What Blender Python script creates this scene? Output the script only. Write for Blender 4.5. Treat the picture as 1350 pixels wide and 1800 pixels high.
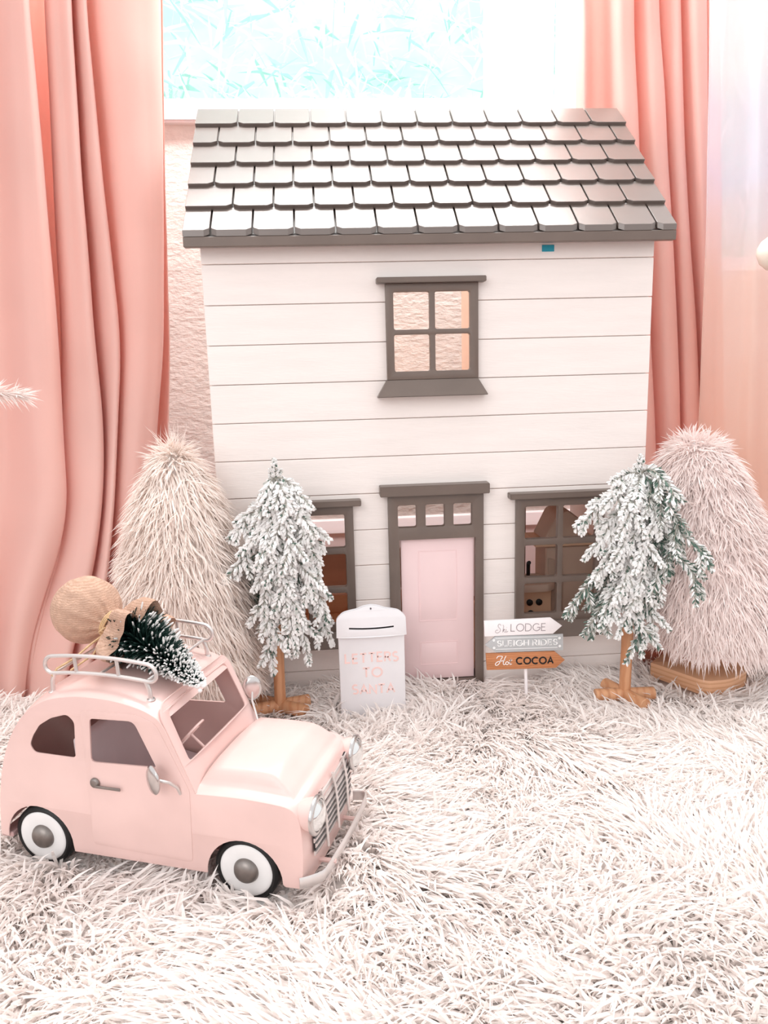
import bpy, bmesh, math, random
import numpy as np
from mathutils import Vector, Matrix, noise

random.seed(7); rng = np.random.default_rng(7)
for o in list(bpy.data.objects): bpy.data.objects.remove(o)
SC = bpy.context.scene
COL = SC.collection
PI = math.pi

# ------------------------------------------------------------------ camera
FPX, PITCH, ROLL, YAW = 1365.6, .2001, -.0264, .0774
CAM = np.array([-.1547, -1.0586, .48])
def _axes():
    cp, sp = math.cos(PITCH), math.sin(PITCH); cy, sy = math.cos(YAW), math.sin(YAW)
    F = np.array([sy*cp, cy*cp, -sp]); Rt = np.array([cy, -sy, 0.]); U = np.cross(Rt, F)
    cr, sr = math.cos(ROLL), math.sin(ROLL)
    return cr*Rt + sr*U, -sr*Rt + cr*U, F
AR, AU, AF = _axes()
cd = bpy.data.cameras.new('camera'); cam = bpy.data.objects.new('camera', cd); COL.objects.link(cam)
cd.sensor_fit = 'VERTICAL'; cd.sensor_height = 36; cd.lens = FPX*36/1800
cam.matrix_world = Matrix(((AR[0], AU[0], -AF[0], CAM[0]), (AR[1], AU[1], -AF[1], CAM[1]), (AR[2], AU[2], -AF[2], CAM[2]), (0, 0, 0, 1)))
cd.clip_start = .02; cd.clip_end = 200
SC.camera = cam

# ------------------------------------------------------------------ world, light, exposure
w = bpy.data.worlds.new('sky'); SC.world = w; w.use_nodes = True
bg = w.node_tree.nodes['Background']; bg.inputs[0].default_value = (1.0, .99, .99, 1); bg.inputs[1].default_value = 1.02
def area(name, loc, target, size, size_y, power, col):
    ld = bpy.data.lights.new(name, 'AREA'); ld.shape = 'RECTANGLE'; ld.size = size; ld.size_y = size_y
    ld.energy = power; ld.color = col
    o = bpy.data.objects.new(name, ld); COL.objects.link(o); o.location = loc
    o.rotation_euler = (Vector(target)-Vector(loc)).to_track_quat('-Z', 'Y').to_euler()
    return o
area('overhead_fill_light', (.25, .20, 2.6), (.1, .0, 0), 1.7, 1.7, 24, (1, .98, .97))  # added unseen overhead lamp, lifts the roof sheen and upward faces
area('front_fill_light', (-1.3, -2.6, 1.6), (0, 0, .25), 1.6, 1.4, 18, (1, .97, .95))  # added soft lamp at front left, gives the forms some direction
area('wall_fill_light', (-.08, .20, 1.42), (-.08, .55, .70), 1.0, .20, 13, (1, .99, .97))  # added lamp inside the room, brightens the wall and gap behind the house
area('hedge_fill_light', (-.1, .75, 3.4), (-.1, 1.8, .8), 2.0, .8, 30, (1, 1, 1))  # added lamp outdoors, brightens the hedge leaves
SC.cycles.diffuse_bounces = 8; SC.cycles.max_bounces = 14; SC.cycles.transparent_max_bounces = 16
SC.view_settings.view_transform = 'Standard'; SC.view_settings.look = 'None'
SC.view_settings.gamma = 1; SC.view_settings.use_curve_mapping = False
SC.view_settings.exposure = .17

# ------------------------------------------------------------------ helpers
def at(u, v, y):
    d = AF + AR*(u-675)/FPX - AU*(v-900)/FPX
    return CAM + d*((y-CAM[1])/d[1])

def srgb(h):
    h = h.lstrip('#'); c = [int(h[i:i+2], 16)/255 for i in (0, 2, 4)]
    return tuple(x/12.92 if x <= .04045 else ((x+.055)/1.055)**2.4 for x in c) + (1,)

MATS = {}
def mat(name, col, rough=.6, metal=0, coat=0, spec=.5, var=.06, vscale=30, bump=0, bscale=200, trans=0, wood=None, sheen=0, col2=None, alpha=1, coat_rough=.1, stretch=(1,1,1)):
    if name in MATS: return MATS[name]
    m = bpy.data.materials.new(name); m.use_nodes = True; nt = m.node_tree; N = nt.nodes; L = nt.links
    b = N['Principled BSDF']; c = srgb(col) if isinstance(col, str) else col
    b.inputs['Roughness'].default_value = rough; b.inputs['Metallic'].default_value = metal
    b.inputs['Specular IOR Level'].default_value = spec
    b.inputs['Coat Weight'].default_value = coat; b.inputs['Coat Roughness'].default_value = coat_rough
    b.inputs['Sheen Weight'].default_value = sheen
    tc = N.new('ShaderNodeTexCoord'); mp = N.new('ShaderNodeMapping'); L.new(tc.outputs['Object'], mp.inputs[0])
    mp.inputs['Scale'].default_value = stretch
    nz = N.new('ShaderNodeTexNoise'); nz.inputs['Scale'].default_value = vscale; nz.inputs['Detail'].default_value = 4
    L.new(mp.outputs[0], nz.inputs['Vector'])
    mx = N.new('ShaderNodeMix'); mx.data_type = 'RGBA'
    c2 = srgb(col2) if col2 else tuple(x*(1-var*2.2) for x in c[:3])+(1,)
    ramp = N.new('ShaderNodeMapRange'); ramp.inputs['From Min'].default_value = .35; ramp.inputs['From Max'].default_value = .65
    L.new(nz.outputs['Fac'], ramp.inputs['Value']); L.new(ramp.outputs[0], mx.inputs['Factor'])
    mx.inputs['A'].default_value = c; mx.inputs['B'].default_value = c2
    out = mx.outputs['Result']
    if wood:
        wv = N.new('ShaderNodeTexWave'); wv.wave_type = 'RINGS' if wood[2] else 'BANDS'; wv.bands_direction = wood[3] if not wood[2] else 'X'
        wv.inputs['Scale'].default_value = wood[1]; wv.inputs['Distortion'].default_value = 5; wv.inputs['Detail'].default_value = 3; wv.inputs['Detail Scale'].default_value = 1.5
        L.new(mp.outputs[0], wv.inputs['Vector'])
        m2 = N.new('ShaderNodeMix'); m2.data_type = 'RGBA'; L.new(out, m2.inputs['A']); m2.inputs['B'].default_value = srgb(wood[0])
        rr = N.new('ShaderNodeMapRange'); rr.inputs['From Min'].default_value = .45; rr.inputs['From Max'].default_value = 1; rr.inputs['To Max'].default_value = .8
        L.new(wv.outputs['Fac'], rr.inputs['Value']); L.new(rr.outputs[0], m2.inputs['Factor']); out = m2.outputs['Result']
    L.new(out, b.inputs['Base Color'])
    if bump:
        nb = N.new('ShaderNodeTexNoise'); nb.inputs['Scale'].default_value = bscale; nb.inputs['Detail'].default_value = 3
        L.new(mp.outputs[0], nb.inputs['Vector'])
        bp = N.new('ShaderNodeBump'); bp.inputs['Strength'].default_value = bump; bp.inputs['Distance'].default_value = .002
        L.new(nb.outputs['Fac'], bp.inputs['Height']); L.new(bp.outputs[0], b.inputs['Normal'])
    if trans or alpha < 1:
        o = N['Material Output']; sh = b.outputs[0]
        if trans:
            t = N.new('ShaderNodeBsdfTranslucent'); L.new(out, t.inputs['Color'])
            ms = N.new('ShaderNodeMixShader'); ms.inputs[0].default_value = trans; L.new(sh, ms.inputs[1]); L.new(t.outputs[0], ms.inputs[2]); sh = ms.outputs[0]
        if alpha < 1:
            t = N.new('ShaderNodeBsdfTransparent'); ms = N.new('ShaderNodeMixShader'); ms.inputs[0].default_value = alpha
            L.new(t.outputs[0], ms.inputs[1]); L.new(sh, ms.inputs[2]); sh = ms.outputs[0]
        L.new(sh, o.inputs['Surface'])
    MATS[name] = m; return m

def mesh_np(name, V, F, mi=None, smooth=False):
    """V (n,3), F list of (m,k) int arrays"""
    me = bpy.data.meshes.new(name)
    me.vertices.add(len(V)); me.vertices.foreach_set('co', np.asarray(V, dtype=np.float32).ravel())
    tot = np.concatenate([np.full(len(f), f.shape[1]) for f in F]); idx = np.concatenate([f.ravel() for f in F])
    me.loops.add(len(idx)); me.loops.foreach_set('vertex_index', idx.astype(np.int32))
    me.polygons.add(len(tot)); st = np.concatenate([[0], np.cumsum(tot)[:-1]])
    me.polygons.foreach_set('loop_start', st.astype(np.int32)); me.polygons.foreach_set('loop_total', tot.astype(np.int32))
    if mi is not None: me.polygons.foreach_set('material_index', mi.astype(np.int32))
    me.update(calc_edges=True); me.validate()
    me.shade_flat()
    return me

class MB:
    def __init__(s): s.v = []; s.f = []; s.m = []; s.mi = 0
    def add(s, vs, fs):
        o = len(s.v); s.v += [tuple(x) for x in vs]; s.f += [tuple(i+o for i in f) for f in fs]; s.m += [s.mi]*len(fs); return s
    def box(s, x0, x1, y0, y1, z0, z1, M=None):
        vs = [Vector((x, y, z)) for x in (x0, x1) for y in (y0, y1) for z in (z0, z1)]
        if M: vs = [M @ v for v in vs]
        return s.add(vs, [(0,1,3,2),(4,6,7,5),(0,4,5,1),(2,3,7,6),(0,2,6,4),(1,5,7,3)])
    def tube(s, pts, r, n=10, caps=True, closed=False):
        pts = [Vector(p) for p in pts]; k = len(pts)
        rs = [r]*k if not hasattr(r, '__len__') else list(r)
        vs = []; fs = []; nrm = None
        for i in range(k):
            if closed: t = pts[(i+1) % k]-pts[i-1]
            else: t = pts[min(i+1, k-1)]-pts[max(i-1, 0)]
            t.normalize()
            if nrm is None:
                nrm = t.orthogonal().normalized()
            else:
                nrm = (nrm - t*nrm.dot(t)); nrm = nrm.normalized() if nrm.length > 1e-6 else t.orthogonal().normalized()
            b = t.cross(nrm)
            for j in range(n):
                a = 2*PI*j/n; vs.append(pts[i]+(nrm*math.cos(a)+b*math.sin(a))*rs[i])
        for i in range(k if closed else k-1):
            for j in range(n):
                a = i*n+j; b_ = i*n+(j+1) % n; c = ((i+1) % k)*n
                fs.append((a, b_, c+(j+1) % n, c+j))
        if caps and not closed: fs += [tuple(range(n-1, -1, -1)), tuple((k-1)*n+j for j in range(n))]
        return s.add(vs, fs)
    def lathe(s, prof, M=None, n=32):
        """prof: (r,h) along +Z"""
        vs = []; fs = []
        for r, h in prof:
            for j in range(n):
                a = 2*PI*j/n; v = Vector((r*math.cos(a), r*math.sin(a), h)); vs.append(M @ v if M else v)
        k = len(prof)
        for i in range(k-1):
            for j in range(n): fs.append((i*n+j, i*n+(j+1) % n, (i+1)*n+(j+1) % n, (i+1)*n+j))
        fs += [tuple(range(n-1, -1, -1)), tuple((k-1)*n+j for j in range(n))]
        return s.add(vs, fs)
    def prism(s, poly, d0, d1, fn):
        """poly 2-D, extruded d0..d1; fn(a,b,d)->xyz"""
        n = len(poly); vs = [fn(a, b, d0) for a, b in poly]+[fn(a, b, d1) for a, b in poly]
        fs = [tuple(range(n-1, -1, -1)), tuple(range(n, 2*n))]+[(i, (i+1) % n, n+(i+1) % n, n+i) for i in range(n)]
        return s.add(vs, fs)
    def mesh(s, name, bev=0, seg=1, angle=35, fix=True, bang=30):
        bm = bmesh.new(); vv = [bm.verts.new(v) for v in s.v]
        for f, m in zip(s.f, s.m):
            try: fc = bm.faces.new([vv[i] for i in f]); fc.material_index = m
            except ValueError: pass
        if fix: bmesh.ops.recalc_face_normals(bm, faces=bm.faces)
        if bev:
            bm.normal_update()
            es = [e for e in bm.edges if len(e.link_faces) == 2 and e.calc_face_angle(0) > math.radians(bang)]
            bmesh.ops.bevel(bm, geom=es, offset=bev, segments=seg, affect='EDGES', clamp_overlap=True)
        me = bpy.data.meshes.new(name); bm.to_mesh(me); bm.free()
        me.shade_smooth(); me.set_sharp_from_angle(angle=math.radians(angle))
        return me

def link(name, me, mats=None, parent=None, world=True, label=None):
    o = bpy.data.objects.new(name, me); COL.objects.link(o)
    if mats is not None:
        for m in (mats if isinstance(mats, (list, tuple)) else [mats]):
            me.materials.append(m)
    if parent:
        o.parent = parent
        if world:
            me.transform(world_mat(parent).inverted())
    if label: o['label'] = label
    return o
def world_mat(o):
    m = Matrix.Translation(o.location) @ o.rotation_euler.to_matrix().to_4x4()
    return world_mat(o.parent) @ m if o.parent else m
def thing(name, label, cat, loc=(0, 0, 0), rz=0, group=None):
    o = bpy.data.objects.new(name, None); COL.objects.link(o); o.location = loc; o.rotation_euler = (0, 0, rz)
    o.empty_display_size = .02
    o['label'] = label; o['category'] = cat
    if group: o['group'] = group
    return o
def tag(o, label, cat, group=None, kind=None):
    o['label'] = label; o['category'] = cat
    if group: o['group'] = group
    if kind: o['kind'] = kind
    return o
def struct(o): o['kind'] = 'structure'; return o

def rrect(x0, x1, y0, y1, r, n=5):
    p = []
    for cx, cy, a0 in ((x1-r, y1-r, 0), (x0+r, y1-r, 90), (x0+r, y0+r, 180), (x1-r, y0+r, 270)):
        for i in range(n+1):
            a = math.radians(a0+90*i/n); p.append((cx+r*math.cos(a), cy+r*math.sin(a)))
    return p
def roundpoly(P, rads, n=5):
    out = []; k = len(P)
    for i in range(k):
        p = Vector(P[i]); a = Vector(P[i-1]); b = Vector(P[(i+1) % k]); r = rads[i] if hasattr(rads, '__len__') else rads
        if r <= 0: out.append(tuple(p)); continue
        da = (a-p); db = (b-p); r_ = min(r, da.length*.45, db.length*.45)
        p0 = p+da.normalized()*r_; p1 = p+db.normalized()*r_
        for j in range(n+1):
            t = j/n; q = p0*(1-t)**2+p*2*t*(1-t)+p1*t*t; out.append(tuple(q))
    return out
def plate(name, outer, holes, d0, d1, fn, bev=.0006):
    """flat sheet with holes; thickness spans d0..d1; fn(a,b,d)->xyz"""
    cu = bpy.data.curves.new('tmp', 'CURVE'); cu.dimensions = '2D'; cu.fill_mode = 'BOTH'
    th = abs(d1-d0); bev = min(bev, th*.45)
    cu.extrude = th/2-bev; cu.bevel_depth = bev; cu.bevel_resolution = 1; cu.offset = -bev
    for poly in [outer]+list(holes):
        sp = cu.splines.new('POLY'); sp.points.add(len(poly)-1)
        for i, (a, b) in enumerate(poly): sp.points[i].co = (a, b, 0, 1)
        sp.use_cyclic_u = True
    ob = bpy.data.objects.new('tmp', cu); COL.objects.link(ob)
    dg = bpy.context.evaluated_depsgraph_get()
    me = bpy.data.meshes.new_from_object(ob.evaluated_get(dg)); bpy.data.objects.remove(ob); bpy.data.curves.remove(cu)
    me.name = name; mid = (d0+d1)/2
    co = np.empty(len(me.vertices)*3, np.float32); me.vertices.foreach_get('co', co); co = co.reshape(-1, 3)
    nv = np.array([fn(float(a), float(b), float(c)+mid) for a, b, c in co], np.float32)
    me.vertices.foreach_set('co', nv.ravel())
    me.materials.clear()
    bm = bmesh.new(); bm.from_mesh(me); bmesh.ops.remove_doubles(bm, verts=bm.verts, dist=1e-6); bmesh.ops.recalc_face_normals(bm, faces=bm.faces)
    bm.to_mesh(me); bm.free(); me.shade_smooth(); me.set_sharp_from_angle(angle=math.radians(35))
    return me

def strands(roots, dirs, bend, L, W, tpos=(0, .4, .75), wf=(1., .95, .65), flat=.7, face=None):
    """tapered 3-sided strands, vectorised. tip bends by `bend`*t^2. returns V,F"""
    n = len(roots); L = np.broadcast_to(L, (n,))[:, None]; W = np.broadcast_to(W, (n,))[:, None]
    d = dirs/np.linalg.norm(dirs, axis=1, keepdims=True)
    rv = rng.normal(size=(n, 3))
    if face is not None: rv = np.broadcast_to(face, (n, 3))+rv*.22
    s1 = np.cross(d, rv); s1 /= np.linalg.norm(s1, axis=1, keepdims=True); s2 = np.cross(d, s1)
    rings = []
    for t, f in zip(tpos, wf):
        c = roots+d*L*t+bend*L*t*t
        for k in range(3):
            a = 2*PI*k/3
            rings.append(c+(s1*math.cos(a)+s2*math.sin(a)*flat)*W*.5*f)
    rings.append(roots+d*L+bend*L)
    k = len(rings); V = np.stack(rings, 1).reshape(-1, 3)
    base = np.arange(n)[:, None]*k; q = []; tr = []
    m = len(tpos)
    for i in range(m-1):
        for j in range(3):
            a = i*3+j; b = i*3+(j+1) % 3; q.append(base+np.array([[a, b, b+3, a+3]]))
    for j in range(3):
        a = (m-1)*3+j; b = (m-1)*3+(j+1) % 3; tr.append(base+np.array([[a, b, k-1]]))
    return V, [np.concatenate(q), np.concatenate(tr)]

XZ = lambda y0: (lambda a, b, d: (a, y0-d, b))      # facade plane, d towards viewer

# ------------------------------------------------------------------ materials
M_plank = mat('painted_plank', '#fbf3ef', .5, var=.02, vscale=8, bump=.15, bscale=60, stretch=(1, 1, 8))
M_trim = mat('taupe_paint', '#75675f', .38, var=.05, vscale=20, bump=.08, bscale=150)
M_roof = mat('taupe_gloss_paint', '#6c605a', .33, coat=.55, coat_rough=.2, spec=.9, var=.03, vscale=15)
M_ply = mat('interior_plywood', '#d6a98c', .6, wood=('#c08f70', 6, False, 'Z'), var=.05, vscale=12)
M_plydark = mat('brown_board', '#d9b39c', .55, var=.06, vscale=6, stretch=(1, 1, 6))
M_pinkdoor = mat('pink_door_paint', '#fbdfe0', .4, var=.02, vscale=10)
M_wall = mat('beige_textured_wall', '#f6f1ec', .8, var=.04, vscale=25, bump=.9, bscale=85, stretch=(1, 1, 1.8))
M_white = mat('white_trim', '#fbf8fa', .4, var=.01)
M_floor = mat('wood_floor', '#8a4a32', .35, wood=('#5d2b1d', 5, False, 'Y'), var=.1)
M_fur = mat('white_shag', '#fffbf9', .8, spec=.1, var=.012, vscale=12, trans=.45)
M_furbase = mat('rug_backing', '#fffdfb', .9, var=.03)
M_fur2 = mat('cream_fur', '#fff9f5', .8, spec=.1, var=.01, vscale=14, trans=.45)
M_fur3 = mat('pale_pink_fur', '#fff8f6', .8, spec=.1, var=.01, vscale=14, trans=.45)
M_car = mat('pale_pink_enamel', '#e9c7c1', .38, coat=.5, coat_rough=.2, var=.035, vscale=14, bump=.05, bscale=60)
M_carin = mat('car_inside_paint', '#c9a5a3', .6, var=.04)
M_seat = mat('lilac_grey_seat', '#cdbdc0', .6, var=.03)
M_chrome = mat('brushed_chrome', '#d4d0cf', .22, metal=1, var=.05)
M_steel = mat('dull_steel', '#97908c', .42, metal=1, var=.12, vscale=60)
M_silver = mat('silver_wire', '#e2dcda', .35, metal=.75, var=.05)
M_tire = mat('black_rubber', '#0c0b0c', .5, var=.1)
M_disc = mat('white_wheel', '#ecebeb', .4, var=.03)
M_glassy = mat('lamp_glass', '#e8eaea', .08, metal=.85, var=.03)
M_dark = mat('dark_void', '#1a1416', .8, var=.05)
M_burlap = mat('burlap', '#d0ab96', .9, wood=('#b08c76', 150, False, 'Z'), var=.1, vscale=150, bump=.5, bscale=600)
M_twine = mat('jute_twine', '#dcb98f', .85, var=.12, vscale=200, bump=.4, bscale=900)
M_green = mat('dark_pine_green', '#173a33', .6, var=.2, vscale=80)
M_needle = mat('pine_needle_green', '#5a7568', .65, var=.2, vscale=90)
M_snow = mat('flocking_snow', '#f6f5f4', .85, var=.04, vscale=150, bump=.4, bscale=700)
M_flockgrey = mat('grey_flocked_needle', '#c3c4be', .8, var=.12, vscale=120)
M_stem = mat('flocked_stem', '#a9a59c', .8, var=.2, vscale=120, bump=.4, bscale=500)
M_dowel = mat('natural_wood_dowel', '#d9a27a', .5, wood=('#bd8159', 30, False, 'X'), var=.08, vscale=40, stretch=(1, 1, .25))
M_pine = mat('light_pine_wood', '#e6b48f', .5, wood=('#cf9870', 45, False, 'Z'), var=.04, vscale=20, stretch=(.12, .12, 1))
M_mail = mat('pale_grey_metal', '#ebe9ec', .4, var=.02, vscale=20)
M_pinktext = mat('rose_lettering', '#fbdad5', .5, var=.04)
M_signw = mat('white_sign_board', '#fbf6f8', .5, var=.01)
M_signg = mat('grey_sign_board', '#bfc1c3', .6, var=.06, vscale=40, stretch=(.3, 1, 3))
M_signwood = mat('wood_sign_board', '#cf8a5c', .5, wood=('#a8643a', 60, False, 'Z'), var=.1, vscale=60, stretch=(.25, 1, 2))
M_greytext = mat('grey_lettering', '#9a8f92', .6, var=.02)
M_whitetext = mat('white_lettering', '#ffffff', .6, var=0.01)
M_black = mat('black_lettering', '#0e0d10', .6, var=.02)

def curtain_mat(name, col, tr, sh=.3, col2=None, alpha=1):
    return mat(name, col, .72, var=.02, vscale=5, trans=tr, sheen=sh, bump=.1, bscale=1400, alpha=alpha, col2=col2)
M_curtain = curtain_mat('rose_curtain_cloth', '#fad8cf', .38)

# ------------------------------------------------------------------ room shell
YW = .43
WX0, WX1, WZ0, WZ1 = -.50, .352, float(at(345, 178, YW)[2]), 1.85
VX0, VX1, VZ0, VZ1 = .60, 1.35, .62, 1.85
mb = MB(); mb.box(-3, 3, -2.5, YW+.15, -.06, 0)
struct(link('floor', mb.mesh('floor'), M_floor))
mb = MB()
for b in ((-2.2, WX0, 0, 2.7), (WX1, VX0, 0, 2.7), (VX1, 2.2, 0, 2.7), (VX0, VX1, 0, VZ0), (VX0, VX1, VZ1, 2.7), (WX0, WX1, 0, WZ0), (WX0, WX1, WZ1, 2.7)):
    mb.box(b[0], b[1], YW, YW+.13, b[2], b[3])
struct(link('wall_back', mb.mesh('wall_back'), M_wall))
# baseboard with a moulded top
prof = [(0, 0), (.014, 0), (.014, .125), (.012, .135), (.015, .142), (.010, .150), (.006, .165), (0, .168)]
mb = MB(); mb.prism(prof, -2.2, 2.2, lambda a, b, d: (d, YW-a, b))
struct(link('baseboard_back', mb.mesh('baseboard_back', .0008), mat('baseboard_paint', '#f6e9ea', .25, var=.01)))
# window: reveal, sill, frame, panes
win = struct(bpy.data.objects.new('window_1', None)); COL.objects.link(win); win.location = (WX0, YW, WZ0)
mb = MB(); mb.box(WX0-.02, WX1+.012, YW-.018, YW+.09, WZ0-.038, WZ0)
link('window_sill', mb.mesh('sill', .004, 2), M_white, win)
fr = MB(); yf0, yf1 = YW+.05, YW+.10
fr.box(WX0, WX0+.03, yf0, yf1, WZ0, WZ1); fr.box(WX1-.035, WX1, yf0, yf1, WZ0, WZ1)
fr.box(WX0, WX1, yf0, yf1, WZ0, WZ0+.014); fr.box(WX0, WX1, yf0, yf1, WZ1-.03, WZ1)
link('window_frame', fr.mesh('wframe', .002), M_white, win)
fr = MB(); fr.box(WX1-.175, WX1-.048, yf0+.008, yf1-.01, WZ0+.014, WZ1-.03)
link('sash_stile', fr.mesh('stile', .002), M_white, win)
M_pane = mat('window_glass', '#f4ffff', .05, alpha=.04, var=.01)
mb = MB(); mb.box(WX0+.03, WX1-.175, yf0+.02, yf0+.024, WZ0+.014, WZ1-.03)
link('pane', mb.mesh('pane'), M_pane, win)

win2 = struct(bpy.data.objects.new('window_2', None)); COL.objects.link(win2); win2.location = (VX0, YW, VZ0)
fr = MB(); fr.box(VX0, VX0+.03, yf0, yf1, VZ0, VZ1); fr.box(VX1-.03, VX1, yf0, yf1, VZ0, VZ1); fr.box(VX0, VX1, yf0, yf1, VZ0, VZ0+.03); fr.box(VX0, VX1, yf0, yf1, VZ1-.03, VZ1)
link('window_frame', fr.mesh('wframe2', .002), M_white, win2)
mb = MB(); mb.box(VX0+.03, VX1-.03, yf0+.02, yf0+.024, VZ0+.03, VZ1-.03); link('pane', mb.mesh('pane2'), M_pane, win2)

# foliage outside the window: leaf clumps on a bank, overexposure painted into the colours
hd = thing('garden_hedge', 'hedge outside the window, painted pale teal and white as overexposed', 'hedge', (-.1, 1.7, -.5))
n = 16000
P = np.stack([rng.uniform(-1.7, 1.6, n), 1.7+rng.uniform(-.10, .10, n)+.0, rng.uniform(-.45, 3.2, n)], 1)
nz = np.array([noise.noise(Vector((p[0]*2.2, 3.1, p[2]*2.2))) for p in P])
P[:, 1] -= nz*.25
D = np.stack([rng.normal(0, .8, n)+.5*np.sin(P[:, 0]*5), rng.normal(-.25, .2, n), rng.normal(.1, .8, n)], 1)
V, F = strands(P, D, np.array([0, 0, -.25]), rng.uniform(.06, .16, n), rng.uniform(.010, .024, n), tpos=(0, .5), wf=(.4, 1), flat=.25)
mi = np.tile((rng.random(n) < .30).astype(int), 1)
# material per strand: quads first (3 per strand-set) then tris
mi_all = np.concatenate([np.tile(mi, 3), np.tile(mi, 3)])
fo = link('leaves', mesh_np('leaves', V, F, mi_all), [mat('glare_white_leaf', '#fbffff', .6, trans=.3, var=.02), mat('pale_teal_leaf', '#c4f6ee', .6, trans=.3, var=.05)], hd)
fo['kind'] = 'stuff'
mb = MB(); mb.box(-2.2, 2.1, 1.88, 2.3, -.5, 3.3)
link('bank', mb.mesh('bank', .05, 2), mat('pale_hedge_core', '#effffc', .9, var=.08, vscale=4, col2='#cdf8f1'), hd)

# ------------------------------------------------------------------ dollhouse
H = .30; SP = .0512
house = thing('dollhouse', 'white plank dollhouse with taupe shingle roof and pink front door', 'dollhouse', (0, 0, 0))
zl = [.5476+SP*2-SP*i for i in range(14)]            # joint heights, top first
zs = [.628, .5988] + [.5476-SP*i for i in range(11)]+[0.0]
zs = [z for z in zs if z >= 0]
zs = sorted(set(round(z, 4) for z in zs), reverse=True)
OPEN = [(-.058, .053, .452, .564), (-.0585, .0575, 0, .282), (.119, .234, .1, .271), (-.239, -.122, .1, .271)]
def cells_solid(x0, x1, z0, z1, opens, y0, y1):
    xs = sorted({x0, x1}|{o[i] for o in opens for i in (0, 1) if x0 < o[i] < x1}); zz = sorted({z0, z1}|{o[i] for o in opens for i in (2, 3) if z0 < o[i] < z1})
    keep = {}
    for i in range(len(xs)-1):
        for j in range(len(zz)-1):
            cx, cz = (xs[i]+xs[i+1])/2, (zz[j]+zz[j+1])/2
            keep[i, j] = not any(o[0] < cx < o[1] and o[2] < cz < o[3] for o in opens)
    seen = set(); comps = []
    for c in keep:
        if keep[c] and c not in seen:
            st = [c]; seen.add(c); comp = []
            while st:
                a = st.pop(); comp.append(a)
                for d in ((1, 0), (-1, 0), (0, 1), (0, -1)):
                    b = (a[0]+d[0], a[1]+d[1])
                    if keep.get(b) and b not in seen: seen.add(b); st.append(b)
            comps.append(comp)
    out = []
    for comp in comps:
        mb = MB(); idx = {}
        def vid(x, y, z):
            k = (round(x, 6), round(y, 6), round(z, 6))
            if k not in idx: idx[k] = len(mb.v); mb.v.append(k)
            return idx[k]
        cs = set(comp)
        def face(p): mb.f.append(tuple(vid(*q) for q in p)); mb.m.append(0)
        for i, j in comp:
            a, b, c, d = xs[i], xs[i+1], zz[j], zz[j+1]
            face([(a, y0, c), (b, y0, c), (b, y0, d), (a, y0, d)]); face([(a, y1, c), (a, y1, d), (b, y1, d), (b, y1, c)])
            if (i-1, j) not in cs: face([(a, y0, c), (a, y0, d), (a, y1, d), (a, y1, c)])
            if (i+1, j) not in cs: face([(b, y0, c), (b, y1, c), (b, y1, d), (b, y0, d)])
            if (i, j-1) not in cs: face([(a, y0, c), (a, y1, c), (b, y1, c), (b, y0, c)])
            if (i, j+1) not in cs: face([(a, y0, d), (b, y0, d), (b, y1, d), (a, y1, d)])
        out.append(mb)
    return out
for k in range(len(zs)-1):
    for mb in cells_solid(-H, H, zs[k+1]+.0005, zs[k]-.0005, OPEN, -.001+random.uniform(-.0002, .0002), .006):
        link('plank', mb.mesh('plank', .0007, 1), M_plank, house)
# backing sheet, sides, floors, partition
for mb in cells_solid(-H+.002, H-.002, 0, .625, OPEN, .0055, .012): link('backing_board', mb.mesh('back'), M_plank, house)
def board(name, b, m, bev=.0006, par=house, label=None):
    mb = MB(); mb.box(*b); return link(name, mb.mesh(name, bev), m, par, label=label)
DEP = .30
board('side_wall', (-H, -H+.009, .012, DEP, 0, .625), M_plank); board('side_wall', (H-.009, H, .012, DEP, 0, .625), M_plank)
board('base_floor', (-H+.009, H-.009, .012, DEP, 0.02, .030), mat('light_ply_floor', '#eec4a0', .5, wood=('#dba880', 5, False, 'Z'), var=.03))
board('upper_floor', (-H+.009, H-.009, .012, DEP, .305, .315), M_ply)
board('partition', (.092, .100, .012, DEP-.005, .315, .62), mat('partition_ply', '#f3d3bd', .6, var=.02))
board('back_rail', (-H+.01, .10, DEP-.02, DEP-.012, .068, .140), M_plydark)
board('back_sill', (-H+.01, .10, DEP-.03, DEP-.012, .030, .062), MATS['light_ply_floor'])
board('ceiling_board', (-H+.009, H-.009, .012, .05, .612, .619), M_plank)

# frames
def window_unit(kind, frame_o, holes, header, sill, y_frame=.0105, y_head=.019):
    f = link('window_frame', plate('wf', frame_o, holes, 0, y_frame, XZ(0), .0009), M_trim, house)
    h = MB(); h.box(header[0], header[1], -y_head, -.0005, header[2], header[3]); link('window_header', h.mesh('wh', .0008, 2), M_trim, house)
    x0, x1, x2, x3, za, zb = sill                                 # top x0..x1, bottom x2..x3
    s = MB(); s.add([(x0, -.0105, zb), (x1, -.0105, zb), (x3, -.024, za), (x2, -.024, za), (x0, -.001, zb), (x1, -.001, zb), (x3, -.001, za-.001), (x2, -.001, za-.001)],
          [(0, 1, 2, 3), (4, 7, 6, 5), (0, 4, 5, 1), (3, 2, 6, 7), (0, 3, 7, 4), (1, 5, 6, 2)])
    link('window_sill', s.mesh('ws', .0008, 2), M_trim, house)
    return f
def rect(x0, x1, z0, z1): return [(x0, z0), (x1, z0), (x1, z1), (x0, z1)]
RR = .0028
window_unit('top', rect(-.064, .0592, .446, .5705), [rrect(a, b, c, d, RR) for a, b in ((-.0538, -.0060), (.0012, .0482)) for c, d in ((.5113, .5595), (.4568, .5047))],
            (-.0757, .0683, .5705, .5778), (-.0650, .0588, -.0787, .0702, .4238, .4458))
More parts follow.
